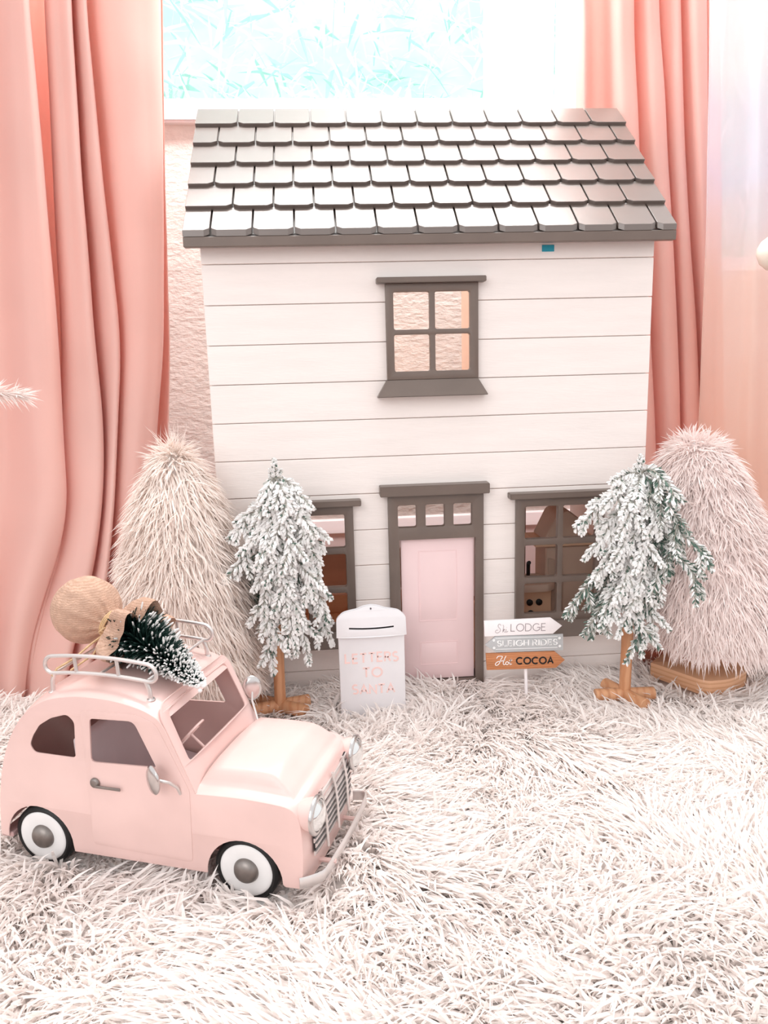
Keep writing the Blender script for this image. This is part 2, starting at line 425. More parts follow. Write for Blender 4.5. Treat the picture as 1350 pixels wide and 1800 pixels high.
for sx in (1, -1):
    off = .006 if sx < 0 else 0
    def hx(a, b): return (a, b) if sx > 0 else (-b-.003, -a-.003)
    hl = []
    for a, b in ((.1252, .1725), (.1800, .2280)):
        a, b = hx(a, b)
        for c, d in ((.2186, .2655), (.1620, .2095), (.1078, .1534)): hl.append(rrect(a, b, c, d, RR))
    fa, fb = hx(.113, .2400); ha, hb = hx(.102, .2515)
    f = window_unit('low', rect(fa, fb, .097, .2775), hl, (ha, hb, .2778, .2858), (fa, fb, fa-.003, fb+.003, .0755, .097))
# door frame
hl = [rrect(a, b, .243, .2746, RR) for a, b in ((-.0542, -.0283), (-.0155, .0110), (.0236, .0496))]+[rect(-.0525, .0545, .0130, .2252)]
link('door_frame', plate('df', rect(-.0676, .0662, .004, .289), hl, 0, .0105, XZ(0), .0009), M_trim, house)
mb = MB(); mb.box(-.0787, .0727, -.021, -.0005, .289, .3032); link('door_header', mb.mesh('dh', .0008, 2), M_trim, house)
door = link('front_door', plate('fd', rect(-.0506, .0532, .0140, .2246), [], 0, .004, XZ(.0015), .0006), M_pinkdoor, house)
# embossed door panels: thin raised mouldings
for x0, x1, z0, z1 in ((-.0262, .0292, .1025, .2068), (-.0258, .0298, .0358, .0712)):
    link('panel_moulding', plate('pm', rect(x0, x1, z0, z1), [rect(x0+.0009, x1-.0009, z0+.0009, z1-.0009)], .0040, .0046, XZ(.0015), .0002), M_pinkdoor, door)
    link('raised_panel', plate('rp', rect(x0+.0022, x1-.0022, z0+.0022, z1-.0022), [], .0038, .0043, XZ(.0015), .0002), M_pinkdoor, door)
board('threshold', (-.055, .056, -.012, .010, .003, .0125), M_trim)
board('door_stop', (-.0575, -.052, .0022, .012, .0125, .2255), M_trim)

# roof
ZR, RS, XL, AN, OV = .6382, .3035, .3162, .7487, .027
ca, sa = math.cos(AN), math.sin(AN)
def roofp(a, b, h): return (a, -OV+b*ca-h*sa, ZR+b*sa+h*ca-.006)
T = .0195
mb = MB(); poly = [(-OV+.008, ZR-.0068+.002), (-OV+RS*ca, ZR+RS*sa-.0068), (-OV+RS*ca, ZR+RS*sa-.0245), (-OV+.014, ZR-T), (-OV+.004, ZR-T), (-OV+.004, ZR-.0068)]
mb.prism(poly, -XL, XL, lambda a, b, d: (d, a, b)); link('roof_slab', mb.mesh('slab', .0012, 2), M_roof, house)
YF = -OV-.0062*sa; ZF = ZR+.0062*ca-.006
mb = MB(); mb.box(-XL, XL, YF, -OV+.008, ZR-.0215, ZF-.0078); link('fascia', mb.mesh('fascia', .0007), M_trim, house)
E_ = RS/6; wsh = 2*XL/12.15
for r in range(6):                                  # r=0 bottom
    b0 = r*E_; b1 = (r+1)*E_+.004 if r < 5 else RS
    first = wsh*(1.15 if r % 2 == 1 else .65)
    xs = [-XL]; x = -XL+first
    while x < XL-.3*wsh: xs.append(x); x += wsh
    xs.append(XL)
    for i in range(len(xs)-1):
        g = .0011; x0 = xs[i]+(g if i else 0); x1 = xs[i+1]-(g if i < len(xs)-2 else 0)
        c = .0068; cb = .0046
        pl = []
        if i: pl += [(x0, b0+cb), (x0+c, b0)]
        else: pl += [(x0, b0)]
        if i < len(xs)-2: pl += [(x1-c, b0), (x1, b0+cb)]
        else: pl += [(x1, b0)]
        pl += [(x1, b1), (x0, b1)]
        def fn(a, b, d, b0=b0, b1=b1):
            t = (b-b0)/(b1-b0); hi = (.0068*(1-t)+.0016*t) if r else (.0062*(1-t)+.0016*t)
            lo = -.0002 if r else -.0002
            if r == 0 and d < .5:
                q = roofp(a, b, hi); return (q[0], q[1], q[2]-.0079) if b < .02 else roofp(a, b, -.0002)
            return roofp(a, b, lo if d < .5 else hi)
        mb = MB(); mb.prism(pl, 0, 1, fn)
        link('shingle', mb.mesh('shingle', .00045, 1, angle=16), M_roof, house)

# tape scrap under the eave
p = at(968, 420, -.012)
mb = MB(); mb.box(p[0]-.0085, p[0]+.008, -.0022, -.0012, .608, .6165, None)
tag(link('tape_scrap', mb.mesh('tape', .0003), mat('turquoise_tape', '#1fa5bf', .4)), 'small scrap of turquoise tape stuck under the dollhouse eave', 'tape')

# toy kitchen seen through the right-hand window
mk_w = mat('toy_taupe_wood', '#c9b3a3', .55, var=.05, vscale=15)
mk_l = mat('toy_light_wood', '#e6c3a5', .55, var=.05, vscale=10)
sink = thing('toy_sink', 'tan toy sink cabinet with black knobs inside the dollhouse', 'toy furniture', (.155, .11, .030))
board('cabinet', (.125, .195, .09, .135, .032, .112), mk_l, par=sink)
link('basin', plate('bs', roundpoly([(.118, .072), (.185, .072), (.200, .085), (.200, .137), (.118, .137)], .006), [rrect(.138, .182, .094, .128, .004)], 0, .012, lambda a, b, d: (a, b, .113+d), .0008), mk_w, sink)
for kx, kz in ((.134, .090), (.160, .092), (.175, .092), (.162, .074)):
    mb = MB(); mb.lathe([(.0048, 0), (.0052, .003), (.003, .0045)], Matrix.Translation((kx, .0895, kz)) @ Matrix.Rotation(PI/2, 4, 'X'), 16)
    link('knob', mb.mesh('knob'), M_black, sink)
mb = MB(); mb.tube([(.168, .128, .125), (.168, .128, .145), (.165, .112, .150)], .0032, 8); link('faucet', mb.mesh('faucet'), M_black, sink)
fr_ = thing('toy_fridge', 'taupe toy fridge with an arched door inside the dollhouse', 'toy furniture', (.225, .12, .030))
board('cabinet', (.188, .275, .10, .16, .032, .178), mk_w, .002, par=fr_)
dp = [(.192, .036)]+[(.192+.030*math.sin(t), .130+.030-.030*math.cos(t)+.0) for t in ()]+[(.216, .036)]+[(.216-.024+.024*math.cos(a), .135+.024*math.sin(a)) for a in [i*PI/16 for i in range(9)]]
link('door', plate('fdor', dp, [], 0, .002, XZ(.10), .0004), mat('toy_taupe_wood2', '#b8a292', .5), fr_)
hood = thing('toy_range_hood', 'tan sloped toy range hood inside the dollhouse', 'toy furniture', (.22, .15, .19))
mb = MB(); mb.prism([(.185, .187), (.262, .187), (.240, .222), (.222, .236), (.205, .228)], .10, .165, lambda a, b, d: (a, d, b)); link('hood_shell', mb.mesh('hd', .002), mk_w, hood)
board('shelf', (.170, .272, .094, .165, .179, .187), mk_l, par=hood)
board('interior_post', (.196, .204, DEP-.02, DEP-.008, .03, .305), mat('plum_post', '#6e5348', .6))

# ------------------------------------------------------------------ lettering (stroke glyphs, unit cap height)
def arc(cx, cy, rx, ry, a0, a1, n=14): return [(cx+rx*math.cos(math.radians(a0+(a1-a0)*i/n)), cy+ry*math.sin(math.radians(a0+(a1-a0)*i/n))) for i in range(n+1)]
G = {
 'L': (.50, [[(0, 1), (0, 0), (.48, 0)]]), 'E': (.52, [[(.5, 1), (0, 1), (0, 0), (.5, 0)], [(0, .52), (.44, .52)]]),
 'T': (.62, [[(0, 1), (.62, 1)], [(.31, 1), (.31, 0)]]), 'I': (.0, [[(0, 1), (0, 0)]]),
 'H': (.62, [[(0, 1), (0, 0)], [(.62, 1), (.62, 0)], [(0, .52), (.62, .52)]]),
 'N': (.62, [[(0, 0), (0, 1), (.62, 0), (.62, 1)]]), 'A': (.74, [[(0, 0), (.37, 1), (.74, 0)], [(.14, .34), (.60, .34)]]),
 'O': (.92, [arc(.46, .5, .46, .5, 90, 450, 28)]), 'C': (.80, [arc(.46, .5, .46, .5, 48, 312, 22)]),
 'G': (.88, [arc(.46, .5, .46, .5, 48, 345, 22)+[(.89, .48), (.55, .48)]]),
 'D': (.74, [[(0, 0), (0, 1), (.28, 1)]+arc(.28, .5, .46, .5, 90, -90, 18)+[(0, 0)]]),
 'R': (.56, [[(0, 0), (0, 1), (.26, 1)]+arc(.28, .75, .26, .25, 90, -90, 12)+[(0, .5)], [(.26, .5), (.56, 0)]]),
 'S': (.52, [arc(.27, .75, .24, .25, 40, 270, 14)+arc(.27, .25, .26, .25, 90, -140, 14)]),
 '*ski': (1.75, [[(.62, .92), (.60, 1.05), (.42, 1.12), (.30, .95), (.36, .70), (.55, .50), (.58, .25), (.40, .02), (.12, -.05), (-.02, .12), (.10, .32), (.30, .30)],
                 [(.85, 1.0), (.95, .85), (.90, .4), (.84, 0)], [(.86, .25), (1.05, .42), (1.08, .30), (.92, .22), (1.10, .0), (1.25, .10)], [(1.28, .40), (1.24, .08), (1.34, .0), (1.48, .15)], [(1.33, .62), (1.34, .66)]]),
 '*hot': (1.75, [[(.05, .85), (.20, 1.12), (.60, 1.08), (.45, .70), (.30, .20), (.05, -.05), (-.08, .12), (.15, .42), (.60, .52), (.85, .62)], [(.95, 1.15), (.80, .75), (.68, .25), (.75, .02), (.90, .10)],
                 arc(1.05, .20, .13, .19, 90, 450, 14), [(1.18, .28), (1.32, .30), (1.42, .75), (1.32, .25), (1.36, .02), (1.52, .10)], [(1.24, .52), (1.56, .58)]]),
}
def smooth(pts, n=6):
    out = []; k = len(pts)
    for i in range(k-1):
        p0, p1, p2, p3 = [np.array(pts[max(0, min(k-1, j))]) for j in (i-1, i, i+1, i+2)]
        for t in np.arange(n)/n: out.append(tuple(.5*((2*p1)+(-p0+p2)*t+(2*p0-5*p1+4*p2-p3)*t*t+(-p0+3*p1-3*p2+p3)*t**3)))
    return out+[tuple(pts[-1])]
def ribbon(mb, pts, r, fn, d0, d1):
    """flat raised stroke with mitred joints; r may be a function of direction"""
    pts = [Vector(p) for p in pts]; P = [pts[0]]
    for p in pts[1:]:
        if (p-P[-1]).length > 1e-7: P.append(p)
    closed = (P[0]-P[-1]).length < 1e-6
    if closed: P = P[:-1]
    k = len(P); Lt, Rt = [], []
    for i in range(k):
        a = P[i-1] if (i or closed) else None; b = P[(i+1) % k] if (i < k-1 or closed) else None
        d1_ = (P[i]-a).normalized() if a is not None else None; d2_ = (b-P[i]).normalized() if b is not None else None
        if d1_ is None: d1_ = d2_
        if d2_ is None: d2_ = d1_
        n1 = Vector((-d1_.y, d1_.x)); n2 = Vector((-d2_.y, d2_.x)); m = n1+n2
        m = m.normalized() if m.length > 1e-4 else n1; s = min(1/max(.35, m.dot(n1)), 2)
        rr = r(d2_) if callable(r) else r
        Lt.append(P[i]+m*rr*s); Rt.append(P[i]-m*rr*s)
    vs = []
    for q in Lt+Rt: vs.append(fn(q.x, q.y, d1))
    for q in Lt+Rt: vs.append(fn(q.x, q.y, d0))
    fs = []; N2 = 2*k
    for i in range(k if closed else k-1):
        j = (i+1) % k
        fs += [(i, k+i, k+j, j), (N2+i, N2+j, N2+k+j, N2+k+i), (i, j, N2+j, N2+i), (k+j, k+i, N2+k+i, N2+k+j)]
    if not closed: fs += [(0, N2, N2+k, k), (k-1, N2-1, N2+N2-1, N2+k-1)]
    mb.add(vs, fs)
def lettering(name, text, parent, m, fn, x0, x1, zb, h, r, d=(0, .0004), gap=.22, serif=False, jit=0):
    """fit `text` between x0..x1; fn(a,b,d)"""
    toks = []; i = 0
    while i < len(text):
        if text[i] == '*': toks.append(text[i:i+4]); i += 4
        else: toks.append(text[i]); i += 1
    tot = 0; pos = []
    for t in toks:
        if t == ' ': pos.append(None); tot += .38; continue
        pos.append(tot); tot += G[t][0]+gap+(.12 if (t == 'I' and serif) else 0)
    tot -= gap; kx = (x1-x0)/tot
    mb = MB()
    for t, p in zip(toks, pos):
        if p is None: continue
        dz = random.uniform(-jit, jit)*h
        if serif and t == 'I': p += .06
        for st in G[t][1]:
            pts = smooth(st, 7) if t[0] == '*' else st
            pts = [(x0+(p+a)*kx, zb+dz+b*h) for a, b in pts]
            rf = r
            if serif: rf = (lambda d_: r*(.45+.9*abs(d_.y)**1.5))
            ribbon(mb, pts, rf, fn, *d)
        if serif:
            ser = {'L': [(0, 0), (0, 1)], 'E': [(0, 0), (0, 1)], 'I': [(0, 0), (0, 1)], 'H': [(0, 0), (0, 1), (.62, 0), (.62, 1)], 'R': [(0, 0), (0, 1), (.56, 0)], 'D': [(0, 0), (0, 1)]}.get(t, [])
            for a, b in ser:
                ribbon(mb, [(x0+(p+a-.12)*kx, zb+dz+b*h), (x0+(p+a+.12)*kx, zb+dz+b*h)], r*.45, fn, *d)
            tk = {'L': [(.48, 0, .2)], 'E': [(.5, 0, .18), (.5, 1, -.18), (.44, .42, .2)], 'S': [(.48, .72, .26), (.04, .04, .26)], 'G': [(.78, .62, .32)]}.get(t, [])
            for a, b, q in tk:
                ribbon(mb, [(x0+(p+a)*kx, zb+dz+b*h), (x0+(p+a)*kx, zb+dz+(b+q)*h)], r*.45, fn, *d)
    return link(name, mb.mesh(name, fix=True), m, parent)

# ------------------------------------------------------------------ mailbox
MX, MY = -.1011, -.10
mail = thing('mailbox', 'pale grey metal letter box with pink lettering, left of the pink door', 'mailbox', (MX, MY+.014, .006))
link('box_body', plate('mb', rrect(MX-.0433, MX+.0433, .006, .128, .002), [], 0, .028, XZ(MY+.028), .0018), M_mail, mail)
crest = [(-.0447, .128), (-.0447, .1475), (-.0425, .1508), (-.036, .1560), (-.027, .1584), (-.018, .1600), (-.010, .1630), (0, .1645)]
cr = smooth(crest[2:], 4); out = crest[:2]+cr; out = [(MX+a, b) for a, b in out]+[(MX-a, b) for a, b in reversed(out[:-1])]
link('crest_plate', plate('cp', out, [[(MX+.0012*math.cos(t*PI/5), .1600+.0016*math.sin(t*PI/5)) for t in range(10)]], 0, .0012, lambda a, b, d: (a, MY+.0005+.006*max(0, (b-.122)/.035-.35)**1.4-d, b-.0014), .0003), M_mail, mail)
# lid: front skirt bowed outwards below, leaning back above; slot cut through
def lidfn(a, b, d):
    u = (a-MX)/.045; t = (b-.122)/.035
    y = MY-.0045-d*1.0+.006*max(0, t-.35)**1.4-.0012*(1-u*u)
    return (a+(0.0008*(1-t) if a > MX else -.0008*(1-t)), y, b-.0012*(1-u*u)*(1 if t < .5 else .0))
lo = [(MX-.0447+.0895*i/12, .1225) for i in range(13)]+[(a, b-.0012) for a, b in [(MX-a, b) for a, b in crest[1:2]]+[(MX-a, b) for a, b in cr]+[(MX+a, b) for a, b in reversed(cr[:-1])]+[(MX+a, b) for a, b in crest[1:2]]]
slot = [(MX-.0285+.057*i/10, .1345-.0008*math.sin(PI*i/10)) for i in range(11)]+[(MX+.0285-.057*i/10, .1366-.0008*math.sin(PI*i/10)) for i in range(11)]
me = plate('lid', lo, [slot, [(MX+.0012*math.cos(t*PI/5), .1592+.0016*math.sin(t*PI/5)) for t in range(10)]], 0, .0014, lidfn, .0004)
lid = link('lid', me, M_mail, mail)
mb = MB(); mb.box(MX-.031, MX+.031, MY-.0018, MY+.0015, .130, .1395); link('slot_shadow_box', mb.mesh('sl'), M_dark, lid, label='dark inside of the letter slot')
mb = MB(); mb.lathe([(.0017, 0), (.0017, .002)], Matrix.Translation((MX, MY+.0035, .1585)) @ Matrix.Rotation(PI/2, 4, 'X'), 12); link('hanging_hole', mb.mesh('hh'), M_greytext, lid, label='grey nail hole')
fm = XZ(MY)
lettering('lettering', 'LETTERS', mail, M_pinktext, fm, MX-.035, MX+.034, .0853, .0122, .0011, d=(0, .0005), gap=.25, jit=.05)
lettering('lettering', 'TO', mail, M_pinktext, fm, MX-.0125, MX+.0125, .0645, .0125, .0011, d=(0, .0005), gap=.25)
lettering('lettering', 'SANTA', mail, M_pinktext, fm, MX-.027, MX+.0285, .0415, .0122, .0011, d=(0, .0005), gap=.22, jit=.06)

# ------------------------------------------------------------------ signpost with three arrow boards
SY = -.085
sign = thing('arrow_signpost', 'white post with three stacked arrow boards between door and right window', 'sign', (.1080, SY+.006, .0))
def sp(u, v): q = at(u, v, SY-.003); return (float(q[0]), float(q[2]))
mb = MB(); mb.tube([at(926, 1232, SY+.003)-np.array([0, 0, .012]), at(922, 1110, SY+.003)], .0023, 12); link('post', mb.mesh('post'), M_signw, sign)
arr = [([(851, 1092), (968, 1086), (988, 1100), (972, 1114), (852, 1119)], M_signw, 0.0),
       ([(853, 1134), (871, 1119), (990, 1115), (990, 1143), (872, 1147)], M_signg, .0012),
       ([(854, 1149), (975, 1145), (993, 1160), (977, 1174), (856, 1178)], M_signwood, 0.0)]
boards = []
for pts, m, dd in arr:
    boards.append(link('arrow_board', plate('ab', [sp(*p) for p in pts][::-1], [], 0, .003, XZ(SY), .0003), m, sign))
for b, l in zip(boards, ('white arrow board lettered Ski LODGE', 'grey arrow board lettered SLEIGH RIDES', 'wood grain arrow board lettered Hot COCOA')): b['label'] = l
def slant(x0, zb, u0, u1):
    p, q = sp(*u0), sp(*u1); k = (q[1]-p[1])/(q[0]-p[0])
    return lambda a, b, d: (a, SY-.003-d, b+k*(a-x0))
def put(txt, par, m, ul, ur, hpx, r, **kw):
    p, q = sp(*ul), sp(*ur); top = sp(ul[0], ul[1]-hpx)
    k = (q[1]-p[1])/(q[0]-p[0])
    lettering('lettering', txt, par, m, lambda a, b, d: (a, SY-.003-d, b+k*(a-p[0])), p[0], q[0], p[1], top[1]-p[1], r, **kw)
put('*ski', boards[0], M_greytext, (871, 1112.0), (897, 1110.8), 13, .00022)
put('LODGE', boards[0], M_greytext, (898, 1109.6), (959, 1108.3), 12.5, .00042, gap=.2)
put('SLEIGH RIDES', boards[1], M_whitetext, (874.5, 1136), (979, 1133), 9.6, .00062, gap=.26, serif=True)
put('*hot', boards[2], M_whitetext, (872, 1169), (904, 1168), 13.5, .00042)
put('COCOA', boards[2], M_black, (908, 1167), (972, 1166), 11, .00100, gap=.26)
mb = MB(); f2 = slant(*[sp(853, 1134)[0], 0], (872, 1122), (983, 1118))
for a, b in (((871, 1122.3), (980, 1118.5)), ((871, 1141.5), (980, 1137.8))):
    ribbon(mb, [sp(*a), sp(*b)], .0003, lambda a, b, d: (a, SY-.003-d, b), 0, .0003)
for c in ((868, 1125.5), (868.5, 1139), (983.5, 1121.5), (984, 1135.5)):
    x, z = sp(*c); ribbon(mb, [(x+.0011*math.cos(t*PI/6), z+.0011*math.sin(t*PI/6)) for t in range(13)], .0006, lambda a, b, d: (a, SY-.003-d, b), 0, .0003)
link('border_lines', mb.mesh('bl'), M_whitetext, boards[1])

# ------------------------------------------------------------------ toy car  (s forward, y from near side, z up)
CW = .136; CP0 = np.array([-.2387, -.4415]); TH = math.radians(-20)
cf = np.array([math.cos(TH), math.sin(TH)]); cl = np.array([-cf[1], cf[0]])
cc = CP0+cf*(-.1)+cl*(CW/2)
car = thing('toy_car', 'vintage pale pink metal toy car with silver roof rack on the rug', 'toy car', (cc[0], cc[1], 0), TH)
def cp(s, y, z): return (s+.1, y-CW/2, z)
def clink(name, me, m, par=car, label=None): return link(name, me, m, par, world=False, label=label)
AR_R = .0362
def wheel_arc(cx, cz, r, zb, rev=False):
    a0 = math.asin((zb-cz)/r); n = 18
    return [(cx+r*math.cos(PI-a0-(PI-2*a0)*i/n), cz+r*math.sin(PI-a0-(PI-2*a0)*i/n)) for i in range(n+1)]
top = [(.0535, .028), (.0565, .060), (.0555, .086), (.0525, .0975), (.045, .1040), (.030, .1063), (.0, .1075), (-.0425, .1060)]
cab = [(-.0425, .1060), (-.0555, .1360), (-.0665, .1620), (-.0720, .1715), (-.0810, .1775), (-.0930, .1818), (-.1130, .1858), (-.1330, .1872), (-.1550, .1868), (-.1777, .1830), (-.1930, .1775), (-.2080, .1680), (-.2214, .1545), (-.2330, .1365), (-.2420, .1160), (-.2490, .0920), (-.2540, .0650), (-.2565, .0370)]
cab_s = smooth(cab[2:], 4)
outer = smooth(top, 4)+[cab[1]]+cab_s
bottom = [(-.2565, .0350)]+[(-.2480, .0335)]+wheel_arc(-.2115, .0340, AR_R, .0345)[0:]+[(-.1745, .0285)]+[(-.0375, .0292)]+wheel_arc(0, .0300, AR_R, .0295)+[(.0385, .0275)]
side_o = outer+bottom
qw = roundpoly([(-.2105, .1335), (-.206, .1430), (-.1975, .1545), (-.184, .1630), (-.1665, .1683), (-.1595, .1620), (-.1620, .1262), (-.2060, .1265)], [.004, .003, .003, .003, .004, .004, .004, .005])
dw = roundpoly([(-.1425, .1672), (-.0975, .1690), (-.0785, .1270), (-.1455, .1245)], [.004, .006, .003, .005])
for y0, sgn in ((0, 1), (CW, -1)):
    clink('side_panel', plate('sp', side_o, [qw, dw], 0, .0016, lambda a, b, d, y0=y0, sgn=sgn: cp(a, y0+sgn*d, b), .0006), M_car)
    # door skin a hair proud of the panel
    do = roundpoly([(-.1515, .1745), (-.1525, .0405), (-.0500, .0375), (-.0475, .1085), (-.0760, .1700), (-.0950, .1760)], [.004, .005, .005, .003, .008, .005])
    dr = clink('door', plate('dr', do, [dw], -.0006, .0008, lambda a, b, d, y0=y0, sgn=sgn: cp(a, y0+sgn*d, b), .0004), M_car)
    hb = MB(); R_ = Matrix.Rotation(PI/2*sgn, 4, 'X')
    hb.lathe([(.0048, 0), (.0050, .0012), (.0040, .0028), (.0028, .0032)], Matrix.Translation(cp(-.1430, y0-sgn*.0006, .1045)) @ R_, 20)
    hb.box(*[x for ab in zip(cp(-.141, y0-sgn*.0046, .1010), cp(-.1155, y0-sgn*.0030, .1036)) for x in sorted(ab)])
    clink('door_handle', hb.mesh('dh', .0003), M_steel, dr)
# shells
def shell(name, path, crown, m, th=.0014, W=CW, ny=28, inset=.0004, extra=None, par=car):
    P = np.array(path); n = len(P); tg = np.gradient(P, axis=0); tg /= np.linalg.norm(tg, axis=1, keepdims=True)
    nr = np.stack([tg[:, 1], -tg[:, 0]], 1)          # outward for front->back order
    if nr[n//2][1] < 0 and nr[n//2][0] < 0: nr = -nr
    mb = MB(); vs = []; U = np.concatenate([[-1, -.985, -.96, -.92], np.linspace(-.86, .86, ny), [.92, .96, .985, 1]])
    for i in range(n):
        c = crown[i] if hasattr(crown, '__len__') else crown
        for u in U:
            d = c*(1-abs(u)**3.2)+(extra(P[i], u) if extra else 0); q = P[i]+nr[i]*d
            vs.append(cp(q[0], W/2+u*(W/2-inset), q[1]))
    k = len(U)
    fs = [(i*k+j, i*k+j+1, (i+1)*k+j+1, (i+1)*k+j) for i in range(n-1) for j in range(k-1)]
    mb.add(vs, fs)
    bm = bmesh.new(); vv = [bm.verts.new(v) for v in mb.v]
    for f in mb.f: bm.faces.new([vv[i] for i in f])
    bm.normal_update(); bmesh.ops.recalc_face_normals(bm, faces=bm.faces)
    if sum(f.normal.z for f in bm.faces) < 0: bmesh.ops.reverse_faces(bm, faces=bm.faces)
    bmesh.ops.solidify(bm, geom=bm.faces[:], thickness=th)
    me = bpy.data.meshes.new(name); bm.to_mesh(me); bm.free(); me.shade_smooth(); me.set_sharp_from_angle(angle=math.radians(50))
    return clink(name, me, m, par)
roof_path = cab_s[5:]
roof = shell('roof_shell', [(-.0705, .1690)]+roof_path[0:], .0065, M_car)
hp = list(reversed(smooth(top, 6)))                   # cowl -> nose -> down
def hood_crown(i, n):
    s, z = hp[i]; return .0105 if z > .100 else .0105*max(.42, (z-.06)/.045)
def sm(t): t = max(0, min(1, t)); return t*t*(3-2*t)
def bonnet(P, u):
    s, z = P
    e = min((1-abs(u)-.15)/.12, (.046-s)/.024, (s+.0400)/.005)
    if z < .098: return 0
    ee = sm(e) if e > 0 else 0
    gro = -.0022*math.exp(-((e-.0)/.14)**2) if s < .047 else 0
    return .0100*ee+gro
shell('hood_shell', hp, [hood_crown(i, len(hp)) for i in range(len(hp))], M_car, ny=70, extra=bonnet)
# windscreen frame (slanted plate)
A0 = np.array([-.0425, .1060]); A1 = np.array([-.0745, .1800]); LW = np.linalg.norm(A1-A0); dv = (A1-A0)/LW; nv_ = np.array([dv[1], -dv[0]])
def wsf(a, b, d):
    q = A0+dv*b+nv_*(d+.006*(1-abs(2*a/CW-1)**2.5)*(.6)); return cp(q[0], a, q[1])
wo = roundpoly([(.0005, 0), (CW-.0005, 0), (CW-.0015, LW-.006), (CW-.010, LW+.0042), (CW/2, LW+.006), (.010, LW+.0042), (.0015, LW-.006)], [.001, .001, .006, .006, 0, .006, .006])
wh = roundpoly([(.0105, .0265), (CW-.0105, .0265), (CW-.0125, LW-.0045), (CW/2, LW-.003), (.0125, LW-.0045)], [.004, .004, .006, 0, .006])
def dens(poly, m=8):
    out = []
    for i in range(len(poly)):
        a, b = np.array(poly[i]), np.array(poly[(i+1) % len(poly)]); k = max(1, int(np.linalg.norm(b-a)/.006))
        out += [tuple(a+(b-a)*t/k) for t in range(k)]
    return out
clink('windscreen_frame', plate('wsf', dens(wo), [dens(wh)], -.0008, .0010, wsf, .0006), M_car)
# floor pan, seats, steering wheel
mb = MB(); mb.box(*[x for ab in zip(cp(-.250, .030, .030), cp(.052, CW-.030, .0315)) for x in ab]); clink('floor_pan', mb.mesh('fp'), M_carin)
mb = MB(); mb.prism(roundpoly([(-.158, .032), (-.108, .032), (-.104, .066), (-.138, .072), (-.158, .142), (-.168, .142), (-.166, .07)], .004), .006, CW-.006, lambda a, b, d: cp(a, d, b)); clink('bench_seat', mb.mesh('bs', .001), M_seat)
mb = MB(); mb.prism(roundpoly([(-.050, .040), (-.046, .118), (-.052, .127), (-.060, .122), (-.062, .10)], .003), .004, CW-.004, lambda a, b, d: cp(a, d, b)); clink('dashboard', mb.mesh('db', .001), M_carin)
sw = MB(); c0 = Vector(cp(-.0700, .046, .1370)); ax = Vector((-.75, 0, .66)).normalized(); u1 = Vector((0, 1, 0)); u2 = ax.cross(u1)
sw.tube([c0+(u1*math.cos(2*PI*i/32)+u2*math.sin(2*PI*i/32))*.0165 for i in range(32)], .0011, 8, closed=True)
for a in (0, PI, PI*1.5): sw.tube([c0, c0+(u1*math.cos(a)+u2*math.sin(a))*.0165], .0010, 6)
sw.tube([c0, c0-ax*.022], .0014, 8); clink('steering_wheel', sw.mesh('sw'), M_car)
# wheels
for ws, wz in ((0, .0350), (-.2115, .0365)):
    for y0, sgn in ((.004, 1), (CW-.004, -1)):
        Rm = Matrix.Translation(cp(ws, y0, wz)) @ Matrix.Rotation(PI/2*sgn, 4, 'X')     # +z of lathe = outward
        o = bpy.data.objects.new('wheel', None); COL.objects.link(o); o.parent = car; o.location = cp(ws, y0, wz); o.scale = (.92, .92, .92); o.empty_display_size = .01
        inv = Matrix.Translation(cp(ws, y0, wz)).inverted()
        t = MB(); t.lathe([(.020, -.020), (.031, -.020), (.0330, -.017), (.0335, -.008), (.0328, -.001), (.0300, .0012), (.0275, .0005), (.0275, -.004), (.020, -.004)], inv @ Rm, 48)
        link('tire', t.mesh('tire', angle=40), M_tire, o, world=False)
        t = MB(); t.lathe([(.0278, -.010), (.0278, -.0006), (.0268, .0008), (.0240, .0014), (.0150, .0002), (.005, .0004)], inv @ Rm, 48)
        link('whitewall_disc', t.mesh('disc', angle=50), M_disc, o, world=False)
        t = MB(); t.lathe([(.0130, 0), (.0128, .0012), (.0112, .0042), (.0080, .0064), (.004, .0074), (.0005, .0077)], inv @ Rm, 40)
        link('hubcap', t.mesh('hub', angle=50), M_steel, o, world=False)
# grille
def fr3(y, z, d):                                      # front face coordinates, bulges forward
    u = 2*y/CW-1; return cp(.0585+.0042*(1-abs(u)**3.2)*.9+d-(max(0, z-.085))**1.0*.18, y, z)
gr = clink('grille', plate('gr', dens(roundpoly([(.016, .051), (.114, .051), (.118, .066), (.112, .1005), (.030, .1005), (.014, .080)], .004)), [], 0, .0010, fr3, .0003), M_dark)
for i in range(8):
    z = .0525+i*.0061; x0, x1 = .014+.002*(i % 2), .1165-.0012*abs(i-3)
    if i > 4: x0 += (i-4)*.004
    mb = MB(); ns = 12
    vs = []
    for k in range(ns+1):
        y = x0+(x1-x0)*k/ns
        vs += [fr3(y, z, .0016), fr3(y, z+.0042, .0026), fr3(y, z+.0042, .0006), fr3(y, z, .0006)]
    fs = [(k*4+a, k*4+(a+1) % 4, (k+1)*4+(a+1) % 4, (k+1)*4+a) for k in range(ns) for a in range(4)]+[(0, 1, 2, 3), tuple(ns*4+a for a in (3, 2, 1, 0))]
    mb.add(vs, fs); clink('slat', mb.mesh('slat'), M_silver, gr)
for y, dy in ((.034, .004), (.064, .003), (.094, .002)):
    mb = MB(); mb.tube([fr3(y+dy*(1-t), .047+.057*t, .0036) for t in (0, .25, .5, .75, 1)], .0014, 8); clink('upright_bar', mb.mesh('bar'), M_silver, gr)
